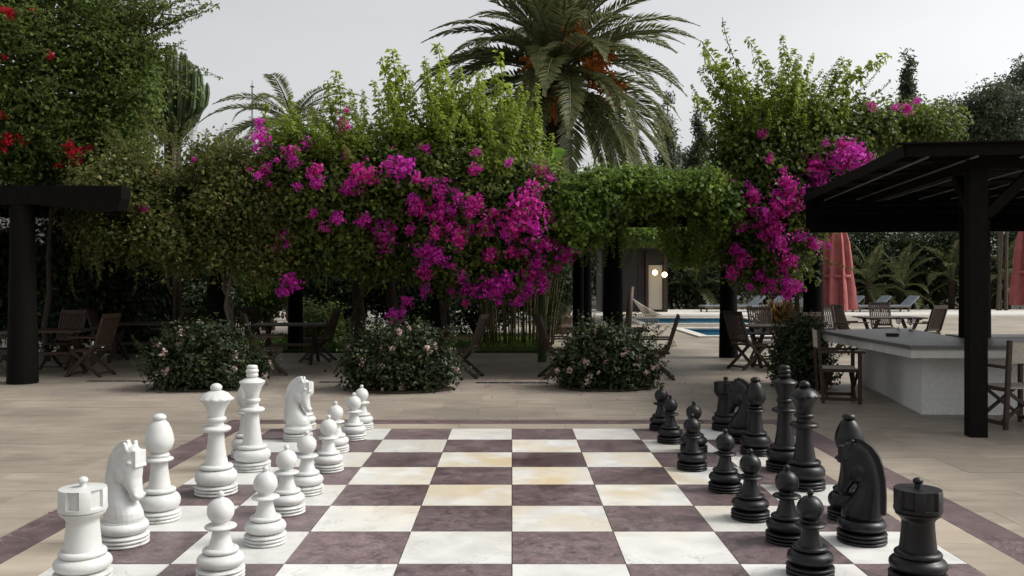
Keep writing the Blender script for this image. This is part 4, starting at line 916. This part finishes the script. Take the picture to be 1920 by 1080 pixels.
# --- four rose bushes along the pergola front
PALE = bloom_set(4, 26, .05, .036, 'petal_pale', 15)
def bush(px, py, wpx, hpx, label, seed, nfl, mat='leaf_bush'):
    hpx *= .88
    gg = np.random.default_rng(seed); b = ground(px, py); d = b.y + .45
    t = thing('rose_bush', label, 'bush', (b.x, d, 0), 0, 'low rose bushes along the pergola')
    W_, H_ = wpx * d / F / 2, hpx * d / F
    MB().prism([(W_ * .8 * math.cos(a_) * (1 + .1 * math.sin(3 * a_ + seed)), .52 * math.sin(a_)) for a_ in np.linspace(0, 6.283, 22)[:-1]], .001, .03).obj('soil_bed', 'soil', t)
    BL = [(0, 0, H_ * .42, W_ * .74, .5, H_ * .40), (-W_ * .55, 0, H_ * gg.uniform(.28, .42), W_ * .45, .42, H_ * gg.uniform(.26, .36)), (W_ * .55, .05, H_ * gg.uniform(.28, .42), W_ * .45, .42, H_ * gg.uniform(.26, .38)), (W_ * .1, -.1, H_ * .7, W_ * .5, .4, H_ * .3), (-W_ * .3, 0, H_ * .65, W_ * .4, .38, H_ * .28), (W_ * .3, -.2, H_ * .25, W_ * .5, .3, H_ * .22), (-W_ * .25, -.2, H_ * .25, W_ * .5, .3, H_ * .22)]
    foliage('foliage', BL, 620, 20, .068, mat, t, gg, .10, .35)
    for k in range(14):
        a = gg.uniform(0, 6.28); MB().tube([(0.1 * math.cos(a), .1 * math.sin(a), 0), (W_ * .4 * math.cos(a), .25 * math.sin(a), H_ * .4), (W_ * .7 * math.cos(a), .38 * math.sin(a), H_ * gg.uniform(.5, .8))], [.012, .009, .004], 5).obj('stem', 'vine_stem', t)
    for k in range(34):
        x = gg.uniform(-W_ * .95, W_ * .95); z = H_ * gg.uniform(.25, .82)
        st, lf, _ = THINB[k % 4]; o = link('shoot', lf, None, t, (x, gg.uniform(-.3, .2), z)); o['kind'] = 'stuff'; link('stem', st, None, o); s = gg.uniform(.25, .42); o.scale = (s, s, s); o.rotation_euler = (gg.normal() * .35, x / W_ * .9 + gg.normal() * .25, 0)
    P, N = blob_sample(BL, nfl * 2, gg, .95); keep = [i for i in range(len(P)) if N[i, 1] < .3][:nfl]
    for i in keep:
        o = link('flower', PALE[gg.integers(4)], None, t, Vector(P[i]) + Vector(N[i]) * .03); o['kind'] = 'stuff'; s = gg.uniform(.55, 1.15); o.scale = (s, s, s); o.rotation_euler = tuple(gg.uniform(0, 6.28, 3))
    return t
THINB = shoot_set(4, 60, 1.0, .12, .11, 'leaf_bush', 39, [.2, .1])
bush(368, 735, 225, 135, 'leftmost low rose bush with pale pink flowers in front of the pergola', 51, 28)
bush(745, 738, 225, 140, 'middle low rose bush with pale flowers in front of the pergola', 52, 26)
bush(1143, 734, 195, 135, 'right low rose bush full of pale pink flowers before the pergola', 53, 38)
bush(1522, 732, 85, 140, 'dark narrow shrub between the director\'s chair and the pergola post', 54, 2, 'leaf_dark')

# --- background garden
def shrub(name, label, px, py0, py1, d, wpx, mat, seed, leaf=.16, ncl=260, per=20, aspect=.5, group='garden shrubs behind the pergola', rd=1.0, cat='shrub', trunk=True, lo=.4, cl=None):
    gg = np.random.default_rng(seed); c = at(px, py1, d); zt = at(px, py0, d).z; zb = max(at(px, py1, d).z, .1); W_ = wpx * d / F / 2; H_ = zt - zb
    t = thing(name, label, cat, (c.x, d, 0), 0, group)
    BL = []
    for k in range(7):
        a = gg.uniform(-.55, .55) * W_; s = gg.uniform(.4, .62)
        BL.append((a, gg.normal() * .25 * rd, zb + H_ * gg.uniform(.25, .8), W_ * s, rd * gg.uniform(.5, .8), H_ * gg.uniform(.2, .32)))
    BL.append((0, 0, zb + H_ * .45, W_ * .7, rd * .8, H_ * .42))
    foliage('crown' if cat == 'tree' else 'foliage', BL, ncl, per, leaf, mat, t, gg, cl or leaf * 1.6, lo, aspect)
    if trunk:
        for k in range(3): MB().tube([(gg.normal() * .15, gg.normal() * .1, -.3 if d > 43 else 0), (gg.normal() * .2 * W_, 0, zb + H_ * .3), (gg.normal() * .4 * W_, 0, zb + H_ * .65)], [.09, .06, .02], 6).obj('trunk', 'bark', t)
    return t
seed = 100
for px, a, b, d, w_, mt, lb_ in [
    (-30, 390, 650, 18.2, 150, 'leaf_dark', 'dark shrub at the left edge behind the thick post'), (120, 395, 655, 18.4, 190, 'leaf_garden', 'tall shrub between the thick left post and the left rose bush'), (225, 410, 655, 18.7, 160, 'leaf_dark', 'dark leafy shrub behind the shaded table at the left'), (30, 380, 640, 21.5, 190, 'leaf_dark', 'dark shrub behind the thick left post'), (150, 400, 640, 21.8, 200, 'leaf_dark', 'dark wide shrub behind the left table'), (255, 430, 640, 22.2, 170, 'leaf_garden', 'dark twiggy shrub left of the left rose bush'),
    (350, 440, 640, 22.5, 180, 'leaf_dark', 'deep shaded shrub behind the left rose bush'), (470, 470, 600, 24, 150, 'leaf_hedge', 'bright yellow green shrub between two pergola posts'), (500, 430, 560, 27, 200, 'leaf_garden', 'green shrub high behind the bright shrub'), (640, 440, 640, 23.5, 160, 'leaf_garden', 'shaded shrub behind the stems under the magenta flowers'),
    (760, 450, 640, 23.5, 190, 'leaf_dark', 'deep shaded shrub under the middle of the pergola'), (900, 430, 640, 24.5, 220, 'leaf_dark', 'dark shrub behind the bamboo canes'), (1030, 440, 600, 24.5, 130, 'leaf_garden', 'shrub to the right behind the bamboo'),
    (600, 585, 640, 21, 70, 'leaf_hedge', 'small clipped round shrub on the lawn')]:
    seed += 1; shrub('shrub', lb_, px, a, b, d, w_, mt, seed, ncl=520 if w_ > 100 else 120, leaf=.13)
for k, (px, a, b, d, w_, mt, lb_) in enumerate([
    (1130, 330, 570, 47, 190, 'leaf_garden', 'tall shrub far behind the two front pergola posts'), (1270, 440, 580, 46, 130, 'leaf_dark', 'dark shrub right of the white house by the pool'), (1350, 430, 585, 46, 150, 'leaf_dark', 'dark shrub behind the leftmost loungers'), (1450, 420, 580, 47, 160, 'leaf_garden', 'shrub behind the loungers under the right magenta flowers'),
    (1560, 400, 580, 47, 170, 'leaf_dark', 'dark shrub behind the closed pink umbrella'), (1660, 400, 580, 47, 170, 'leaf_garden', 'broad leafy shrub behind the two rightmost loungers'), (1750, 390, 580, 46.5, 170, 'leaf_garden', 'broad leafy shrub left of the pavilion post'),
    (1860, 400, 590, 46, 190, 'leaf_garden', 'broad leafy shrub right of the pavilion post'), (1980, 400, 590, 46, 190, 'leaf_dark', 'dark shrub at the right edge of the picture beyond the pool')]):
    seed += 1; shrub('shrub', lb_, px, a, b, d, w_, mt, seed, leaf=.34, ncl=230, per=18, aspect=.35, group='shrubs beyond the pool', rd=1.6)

# --- palms
def frond_mesh(ln, droop, nleaf, lw, gg, name='frond', vee=.5, spread=.85):
    n = 13; t = np.linspace(0, 1, n); ang_ = droop[0] - (droop[0] - droop[1]) * t ** 1.2
    P = [np.zeros(3)]
    for i in range(n - 1): P.append(P[-1] + np.array([math.cos(ang_[i]), 0, math.sin(ang_[i])]) * ln / (n - 1))
    P = np.array(P); me_r = MB().tube(P, list(np.linspace(.035, .006, n)), 5).mesh(name + '_rachis')
    u = np.repeat(np.linspace(.14, .995, nleaf), 2); m_ = len(u); side = np.tile([1, -1], nleaf).astype(float)
    B = np.stack([np.interp(u, t, P[:, k]) for k in range(3)], 1); a = np.interp(u, t, ang_)
    T = np.stack([np.cos(a), 0 * a, np.sin(a)], 1); Nn = np.stack([-np.sin(a), 0 * a, np.cos(a)], 1); S = np.stack([0 * a, side, 0 * a], 1)
    dr = nrmz(T * (.55 + .5 * u)[:, None] + S * spread + Nn * (vee * (1 - .5 * u))[:, None] + gg.normal(size=(m_, 3)) * .09); dr[:, 2] -= .12
    Ls = lw * np.sin(np.clip(u * 1.05, 0, 1) * math.pi * .86 + .32) * gg.uniform(.85, 1.1, m_)
    wv = nrmz(np.cross(dr, Nn)) * .021 * (lw / .5)
    V = np.stack([B - wv, B + dr * Ls[:, None] * .5 + wv * 1.2, B + dr * Ls[:, None] + np.array([0, 0, -.06]) * Ls[:, None], B + dr * Ls[:, None] * .5 - wv * 1.2 + Nn * .01], 1).reshape(-1, 3)
    b4 = np.arange(m_)[:, None] * 4; tri = np.concatenate([b4 + [0, 1, 2], b4 + [0, 2, 3]], 1).reshape(-1, 3)
    me = bpy.data.meshes.new(name); me.from_pydata(V.tolist(), [], tri.tolist()); me.update()
    at_ = me.attributes.new("tint", 'FLOAT', 'POINT'); at_.data.foreach_set("value", np.repeat(np.clip(gg.beta(2, 2, m_), 0, 1), 4).astype(np.float32))
    me.materials.append(M['leaf_palm']); me_r.materials.append(M['cactus']); return me, me_r
def palm(label, loc, zc, nf, ln, seed, trunk_r=.3, dates=True, group='palm trees', nleaf=62, lw=.5, kmin=0):
    gg = np.random.default_rng(seed); t = thing('palm_tree', label, 'palm', loc, 0, group); z0 = zc - loc[2]
    prof = []
    for k in range(26):
        z = z0 * k / 26; prof += [(trunk_r * (.92 + .05 * (k % 2)), z), (trunk_r * 1.12, z + z0 / 26 * .7)]
    prof += [(trunk_r * 1.35, z0 - .1), (trunk_r * .8, z0 + .3), (0, z0 + .4)]
    MB().lathe(prof, 14, lambda q, z, r_: 1 + .06 * math.sin(5 * q + z * 9)).obj('trunk', 'palm_bark', t)
    kinds = [frond_mesh(ln, (R(a), R(b)), nleaf, lw, gg) for a, b in ((84, 40), (68, 0), (50, -30), (28, -55), (5, -72), (-25, -84))]
    for k in range(nf):
        f = k / nf; kd = min(5, kmin + int(f ** .82 * (6 - kmin))); az = k * 2.399 + gg.normal() * .12; me, mr = kinds[kd]
        o = link('frond', me, None, t, (math.cos(az) * trunk_r * .5 * f, math.sin(az) * trunk_r * .5 * f, z0 + .25 - .45 * f)); link('rachis', mr, None, o)
        s = gg.uniform(.88, 1.1); o.scale = (s, s, s); o.rotation_euler = (gg.normal() * .12, gg.normal() * .10, az)
    if dates:
        for k, e0 in enumerate([(-.55, -.9, .15), (.30, -.95, .95), (1.0, -.7, .45), (1.3, -.6, -.3), (-.75, -.7, -.55), (.15, .9, .6), (-.2, -1.0, -.75), (.75, -.85, .05)]):
            mb = MB(); e0 = Vector(e0) * 1.12; out = Vector((e0.x, e0.y, 0)).normalized()
            mb.tube([(0, 0, 0), e0 * .6 + Vector((0, 0, .15)), e0], .022, 5)
            for i in range(70):
                d_ = out * .5 + Vector(tuple(gg.normal(size=3) * .8)); tip = e0 + d_.normalized() * gg.uniform(.25, .58) + Vector((0, 0, -.1))
                mb.tube([e0, e0.lerp(tip, .5) + Vector((0, 0, .05)), tip], [.008, .018, .026], 4)
            mb.obj('date_cluster', 'date', t, loc=(0, 0, z0))
    return t
pc = at(1046, 150, 25.5)
palm('tall date palm with orange fruit clusters behind the pergola', (pc.x, 25.5, 0), pc.z, 106, 4.3, 71, .42, nleaf=84, lw=.66)
pc = at(550, 236, 33)
palm('smaller palm with arching fronds behind the climbers at the left', (pc.x, 33, 0), pc.z, 34, 3.5, 72, .25, False, lw=.5, kmin=2)
for k, (px, d, h) in enumerate([(1630, 44.5, 1.2), (1540, 45, 1.6), (1690, 44.6, .9), (1785, 44.8, 1.5), (1890, 44.3, 1.3), (1310, 45, 1.0)]):
    palm(['low palm behind the loungers with spreading fronds', 'low palm beside the closed pink umbrella', 'small palm behind the rightmost lounger', 'low palm just left of the pavilion post', 'low palm just right of the pavilion post', 'low palm behind the leftmost lounger'][k], ((px - 961) * d / F, d, 0), h, 20, 2.3, 200 + k, .16, False, 'low palms beyond the pool', 34, .5)

# bamboo
bt = thing('bamboo_clump', 'dense clump of yellowish bamboo canes under the pergola', 'bamboo', (.25, 20.8, 0)); g2 = np.random.default_rng(44)
for k in range(60):
    b = Vector((g2.uniform(-.95, .75), g2.uniform(-.3, .7), .04)); lean = (b.x + .1) * .42 + g2.normal() * .10; h = g2.uniform(2.1, 3.3); mb = MB(); n = 8
    pts = [b + Vector((lean * (i / n) ** 1.3 * h * .4, g2.normal() * .006, h * i / n)) for i in range(n + 1)]
    mb.tube(pts, [.021 - .001 * i for i in range(n + 1)], 6)
    for p in pts[1:-1]: mb.tube([p - Vector((0, 0, .008)), p + Vector((0, 0, .008))], .026, 6)
    mb.obj('cane', 'cane', bt, smooth=True)
foliage('foliage', [(0, .3, 2.9, 1.5, .8, .7), (-.6, .4, 2.5, .8, .6, .6), (.8, .3, 2.4, .6, .6, .6)], 300, 20, .15, 'leaf_garden', bt, g2, .2, .3, .2, .5)
# trunk stems under the magenta climber
for px, d, lab in ((672, 18.2, 'slender dark tree trunk in the shade, left of two under the flowers'), (735, 17.8, 'slender dark tree trunk in the shade, right of two under the flowers')):
    t = thing('tree', lab, 'tree', ((px - 961) * d / F, d, 0)); MB().tube([(0, 0, 0), (.05, 0, .8), (-.06, 0, 1.7), (.05, 0, 2.8)], [.15, .11, .10, .08], 9).obj('trunk', 'bark', t, smooth=True)
    foliage('crown', [(0, 0, 3.0, .9, .9, .5)], 60, 18, .1, 'leaf_dark', t, g2, .15)
# banana leaf
bn = thing('banana_plant', 'banana plant with one broad bright green leaf below the date palm', 'plant', tuple(at(1018, 330, 16.9))[:2] + (0,))
mb = MB(); p0, p1 = at(1010, 315, 16.9), at(1062, 282, 16.9); n = 9
for i in range(n + 1):
    u_ = i / n; c = p0.lerp(p1, u_) + Vector((0, 0, .05 * math.sin(u_ * 3.1))); wd = .17 * math.sin(math.pi * min(u_ * .9 + .1, 1)) ** .6
    mb.v += [c + Vector((-.4, -.5, .75)) * wd, c + Vector((0, .03, -.02)), c + Vector((.4, -.3, -.75)) * wd]
for i in range(n):
    a = i * 3; mb.f += [(a, a + 1, a + 4, a + 3), (a + 1, a + 2, a + 5, a + 4)]
o = mb.obj('leaf', 'banana', None, smooth=True); o.parent = bn; o.matrix_parent_inverse = Matrix.Translation(-bn.location)
MB().tube([(0, 0, 0), (0, 0, 2.4), p0 - bn.location], [.09, .06, .02], 8).obj('stem', 'cactus', bn, smooth=True)

# candelabra cactus
cc = at(325, 232, 19.5); ct = thing('candelabra_cactus', 'tall candelabra cactus with upright ribbed arms against the sky', 'cactus', (cc.x, 19.5, 0)); g3 = np.random.default_rng(8)
star = lambda q, z, r_: 1 + .22 * math.cos(5 * q)
MB().lathe([(.16, 0), (.15, cc.z - .3), (.12, cc.z + .2)], 20, star).obj('trunk', 'bark', ct)
for k in range(66):
    f = g3.uniform(-1, 1); dz = g3.uniform(-.5, .35); x1 = f * .66; y1 = g3.uniform(-.35, .35); top = cc.z + 1.72 - .85 * max(f, -.1) ** 2 * (1 if f > 0 else .3) - g3.uniform(0, .35); zb = cc.z - .15 + dz * .4
    pts = [Vector((x1 * .25, y1 * .2, zb - .1)), Vector((x1 * .75, y1 * .7, zb + .22)), Vector((x1, y1, zb + .6)), Vector((x1 * 1.06, y1, (zb + .6 + top) / 2)), Vector((x1 * 1.05, y1, top - .07)), Vector((x1 * 1.05, y1, top))]
    mb = MB(); n0 = 0; mb.tube(pts, [.035, .048, .056, .058, .05, .015], 10)
    for i in range(len(mb.v)):
        if i % 2: c_ = pts[i // 10]; mb.v[i] = c_ + (mb.v[i] - c_) * .72
    mb.obj('arm', 'cactus', ct)

# far trees
def cypress(label, px, py0, py1, d, wpx, seed):
    gg = np.random.default_rng(seed); t = thing('cypress_tree', label, 'tree', ((px - 961) * d / F, d, -.3), 0, 'far conifers'); zt, zb = at(px, py0, d).z, at(px, py1, d).z; W_ = wpx * d / F / 2
    BL = []
    for k in range(9):
        f = k / 8; BL.append((gg.normal() * W_ * .15, 0, zb + (zt - zb) * f + .3, W_ * (1 - f) ** .7 * gg.uniform(.8, 1.1) + .08, W_ * (1 - f) ** .7 + .08, (zt - zb) * .09))
    foliage('crown', BL, 300, 13, .24, 'leaf_tree', t, gg, .2, .3, .4, 0)
    MB().tube([(0, 0, 0), (0, 0, zt - .3)], [.2, .03], 7).obj('trunk', 'bark', t)
cypress('cypress right of the date palm fronds', 1253, 168, 345, 55, 50, 301)
cypress('slim small cypress left of the right climber', 1312, 205, 320, 60, 40, 302)
cypress('lone slender cypress standing out above the pavilion', 1704, 106, 240, 50, 26, 303)
shrub('pine_tree', 'dark broad pine above the pavilion at the right edge', 1880, 150, 300, 42, 150, 'leaf_tree', 311, leaf=.2, ncl=520, per=20, aspect=.42, group='far trees', rd=1.8, cat='tree', cl=.3)
shrub('pine_tree', 'smaller dark pine just left of the broad one', 1815, 185, 300, 43, 90, 'leaf_tree', 312, leaf=.2, ncl=260, per=20, aspect=.42, group='far trees', rd=1.4, cat='tree', cl=.28)
shrub('pine_tree', 'tallest dark pine cut by the right edge', 1925, 125, 320, 44, 110, 'leaf_tree', 313, leaf=.2, ncl=420, per=20, aspect=.42, group='far trees', rd=1.6, cat='tree', cl=.3)
for k, (px, a, b, d, w_) in enumerate([(1290, 270, 400, 62, 130), (1370, 290, 420, 60, 120), (1210, 310, 430, 58, 120), (1100, 320, 440, 58, 120), (1760, 205, 330, 60, 170), (1640, 230, 350, 62, 150), (480, 330, 460, 50, 160), (380, 330, 460, 48, 160)]):
    shrub('broadleaf_tree', ['grey green tree below the far cypresses', 'grey green tree behind the right climber', 'low tree under the drooping palm fronds', 'low tree behind the palm trunk', 'low tree above the pavilion roof', 'low tree behind the lone cypress', 'low tree behind the small palm', 'low tree behind the left climber'][k], px, a, b, d, w_, 'leaf_tree', 330 + k, leaf=.26, ncl=230, per=18, aspect=.5, group='far trees', rd=2., cat='tree', cl=.4)

# ================================================================== HOUSES, POOL FURNITURE, SMALL THINGS
hs_ = thing('white_house', 'pale house wall and pillar glimpsed behind the red flowering climber', 'house', (-13.6, 20.2, 0))
MB().box((0, 1.5, 2.7), (8.6, 3, 5.4)).obj('wall', 'housewall', hs_)
MB().box((4.15, -.25, 2.2), (.28, .28, 4.4)).obj('pillar', 'housewall', hs_)
MB().box((3.2, -.03, 3.6), (.9, .06, 1.3)).obj('window', 'window_glass', hs_); MB().box((2.70, -.05, 3.6), (.1, .1, 1.5)).obj('window_frame', 'black_wood', hs_)
MB().box((0, 1.4, 5.5), (9.2, 3.8, .2)).obj('roof', 'clay', hs_)
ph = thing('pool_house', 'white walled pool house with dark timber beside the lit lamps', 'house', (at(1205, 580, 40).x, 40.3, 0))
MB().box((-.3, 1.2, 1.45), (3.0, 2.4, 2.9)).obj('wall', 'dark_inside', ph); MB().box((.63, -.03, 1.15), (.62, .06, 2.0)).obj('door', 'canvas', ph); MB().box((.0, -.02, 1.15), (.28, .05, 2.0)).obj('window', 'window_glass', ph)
for x in (-1.0, .25, 1.05): MB().box((x, -.12, 1.35), (.12, .12, 2.7)).obj('post', 'chair_wood', ph)
MB().box((-.3, .5, 2.98), (3.6, 3.8, .16)).obj('roof', 'chair_wood', ph)
for k, (px, py) in enumerate([(1229, 511), (1247, 515)]):
    c = at(px, py, 39.6); t = thing('wall_lamp', ['glowing round lamp on the left on the pool house', 'glowing round lamp on the right on the pool house'][k], 'lamp', c, 0, 'lit lamps')
    MB().lathe([(.12 * math.sin(math.pi * i / 8) + 1e-5, -.12 * math.cos(math.pi * i / 8)) for i in range(9)], 14).obj('globe', 'lamp_glow', t, smooth=True)
    MB().bar((0, .05, 0), (0, .62, .05), .04, .04).obj('bracket', 'dark_metal', t)
# hammock
hm = thing('hammock', 'fringed striped hammock hung from a wooden post by the pool', 'hammock', (at(1185, 600, 24).x, 24, 0))
MB().tube([(-.12, 0, 0), (0, 0, 1.35)], [.1, .07], 8).obj('post', 'chair_wood', hm, smooth=True)
for k in range(12): MB().tube([(.03, 0, 1.02), (.35, .1, .82 - k * .022), (.72, k * .06, .62 - k * .012)], .012, 4).obj('cord', 'canvas', hm)
mb = MB()
for k in range(16): x = .05 + k * .045; mb.box((x, -.02, .52 - .01 * (k % 3)), (.012, .008, .28))
o = mb.obj('fringe', 'canvas', hm); o["kind"] = "stuff"
mb = MB(); mb.box((.42, .35, .60), (.75, .8, .02)); mb.obj('bed', 'canvas', hm)
# loungers
def lounger(px, d, label, rz=0, first=[None]):
    if first[0] is None:
        t = thing('sun_lounger', label, 'sun lounger', (0, 0, 0), 0, 'sun loungers by the pool')      # head end towards +x
        MB().box((-.25, 0, .28), (1.35, .62, .07)).obj('frame', 'rattan', t); MB().box((-.27, 0, .35), (1.32, .6, .07)).obj('seat_cushion', 'cushion', t)
        MB().bar((.38, 0, .34), (.92, 0, .92), .6, .07, (0, 1, 0)).box((0, 0, -50), (.001, .001, .001)) if False else None
        m_ = MB(); m_.v = [Vector(q) for q in ((.38, -.3, .32), (.38, .3, .32), (.92, .3, .86), (.92, -.3, .86), (.33, -.3, .39), (.33, .3, .39), (.87, .3, .93), (.87, -.3, .93))]; m_.f = [(0, 1, 2, 3), (7, 6, 5, 4), (0, 4, 5, 1), (1, 5, 6, 2), (2, 6, 7, 3), (3, 7, 4, 0)]; m_.obj('back_cushion', 'cushion', t)
        for x in (-.8, .32):
            for y_ in (-.25, .25): MB().box((x, y_, .125), (.06, .06, .25)).obj('leg', 'rattan', t)
        first[0] = t
    else: t = copy_tree(first[0])
    t.location = ((px - 961) * d / F, d, .042); t.rotation_euler = (0, 0, R(rz)); t.scale = (1, 1, .78); t["label"] = label
for px, lab in [(1350, 'leftmost sun lounger, mostly behind the single black post'), (1398, 'sun lounger just right of the single black post'), (1437, 'sun lounger under the right magenta flowers'), (1488, 'sun lounger just left of the post behind the bar'), (1583, 'sun lounger right of the closed pink umbrella'), (1634, 'second sun lounger from the right'), (1686, 'rightmost sun lounger of the row')]:
    lounger(px, 40.6, lab, 18)
# closed umbrellas
def umbrella(px, d, label, zb, zt, rad):
    t = thing('umbrella', label, 'umbrella', ((px - 961) * d / F, d, 0), 0, 'closed pink umbrellas')
    def fold(q, z, r_): return 1 + .22 * math.sin(8 * q + z * .6) * min(1, (zt - z) * 1.2) + .07 * math.sin(19 * q)
    H_ = zt - zb
    MB().lathe([(.015, zb + .02), (rad * .5, zb + .03), (rad, zb - .02), (rad * .95, zb + H_ * .2), (rad * .8, zb + H_ * .42), (rad * .86, zb + H_ * .44), (rad * .7, zb + H_ * .7), (rad * .42, zb + H_ * .9), (.04, zt)], 64, fold).obj('canopy', 'pink_cloth', t, sharp=70)
    MB().tube([(0, 0, .06), (0, 0, zt + .06)], .025, 8).obj('pole', 'dark_metal', t, smooth=True); MB().lathe([(.3, .0), (.3, .05), (.06, .09), (.05, .3), (0.02, .3)], 18).obj('base', 'dark_metal', t, sharp=40)
    MB().lathe([(rad * .93, zb + H_ * .33), (rad * .96, zb + H_ * .345), (rad * .93, zb + H_ * .36)], 30).obj('strap', 'pink_cloth', t)
umbrella(1570, 22.5, 'closed pink umbrella between the magenta flowers and the bar', .80, 3.2, .40)
umbrella(1932, 21.5, 'closed pink umbrella cut by the right edge of the picture', .95, 3.2, .36)
# potted dry grass by the loungers
pt = thing('potted_grass', 'brownish ornamental grass in a pot beside the table near the pool', 'plant', ((1466 - 961) * 22.0 / F, 22.0, 0)); gp_ = np.random.default_rng(77)
MB().lathe([(.16, 0), (.22, .35), (.24, .36), (.2, .36), (0, .33)], 18).obj('pot', 'clay', pt, sharp=40)
n = 900; dr = gp_.normal(size=(n, 3)) * [.5, .5, .3] + [0, 0, .9]; P = gp_.normal(size=(n, 3)) * [.1, .1, .02] + [0, 0, .36]
o = link('blades', leaves('blades', P, gp_.normal(size=(n, 3)), .6, .03, -.1, dirs=dr, g=gp_), 'dry_grass', pt); o["kind"] = "stuff"
# mast
c = at(474, 225, 48); t = thing('antenna_mast', 'thin antenna mast standing against the sky at the left', 'mast', (c.x, 48, -.35)); zt = at(474, 150, 48).z + .35
MB().tube([(0, 0, 0), (0, 0, zt - .5), (0, 0, zt)], [.06, .05, .012], 8).obj('pole', 'metal', t); MB().lathe([(.03, zt - .42), (.13, zt - .36), (.05, zt - .3)], 10).obj('collar', 'metal', t)

gf = np.random.default_rng(91); n = 260
P = np.stack([gf.normal(-.6, 2.6, n), 13.2 + gf.normal(0, .9, n), np.full(n, .006)], 1)
tag(link('fallen_bracts', leaves('fallen_bracts', P, np.tile([0, 0, 1.], (n, 1)) + gf.normal(size=(n, 3)) * .15, .04, .8, 0, g=gf), 'bract_magenta'), 'few magenta bracts dropped on the paving under the climbers', 'petals', kind='stuff')
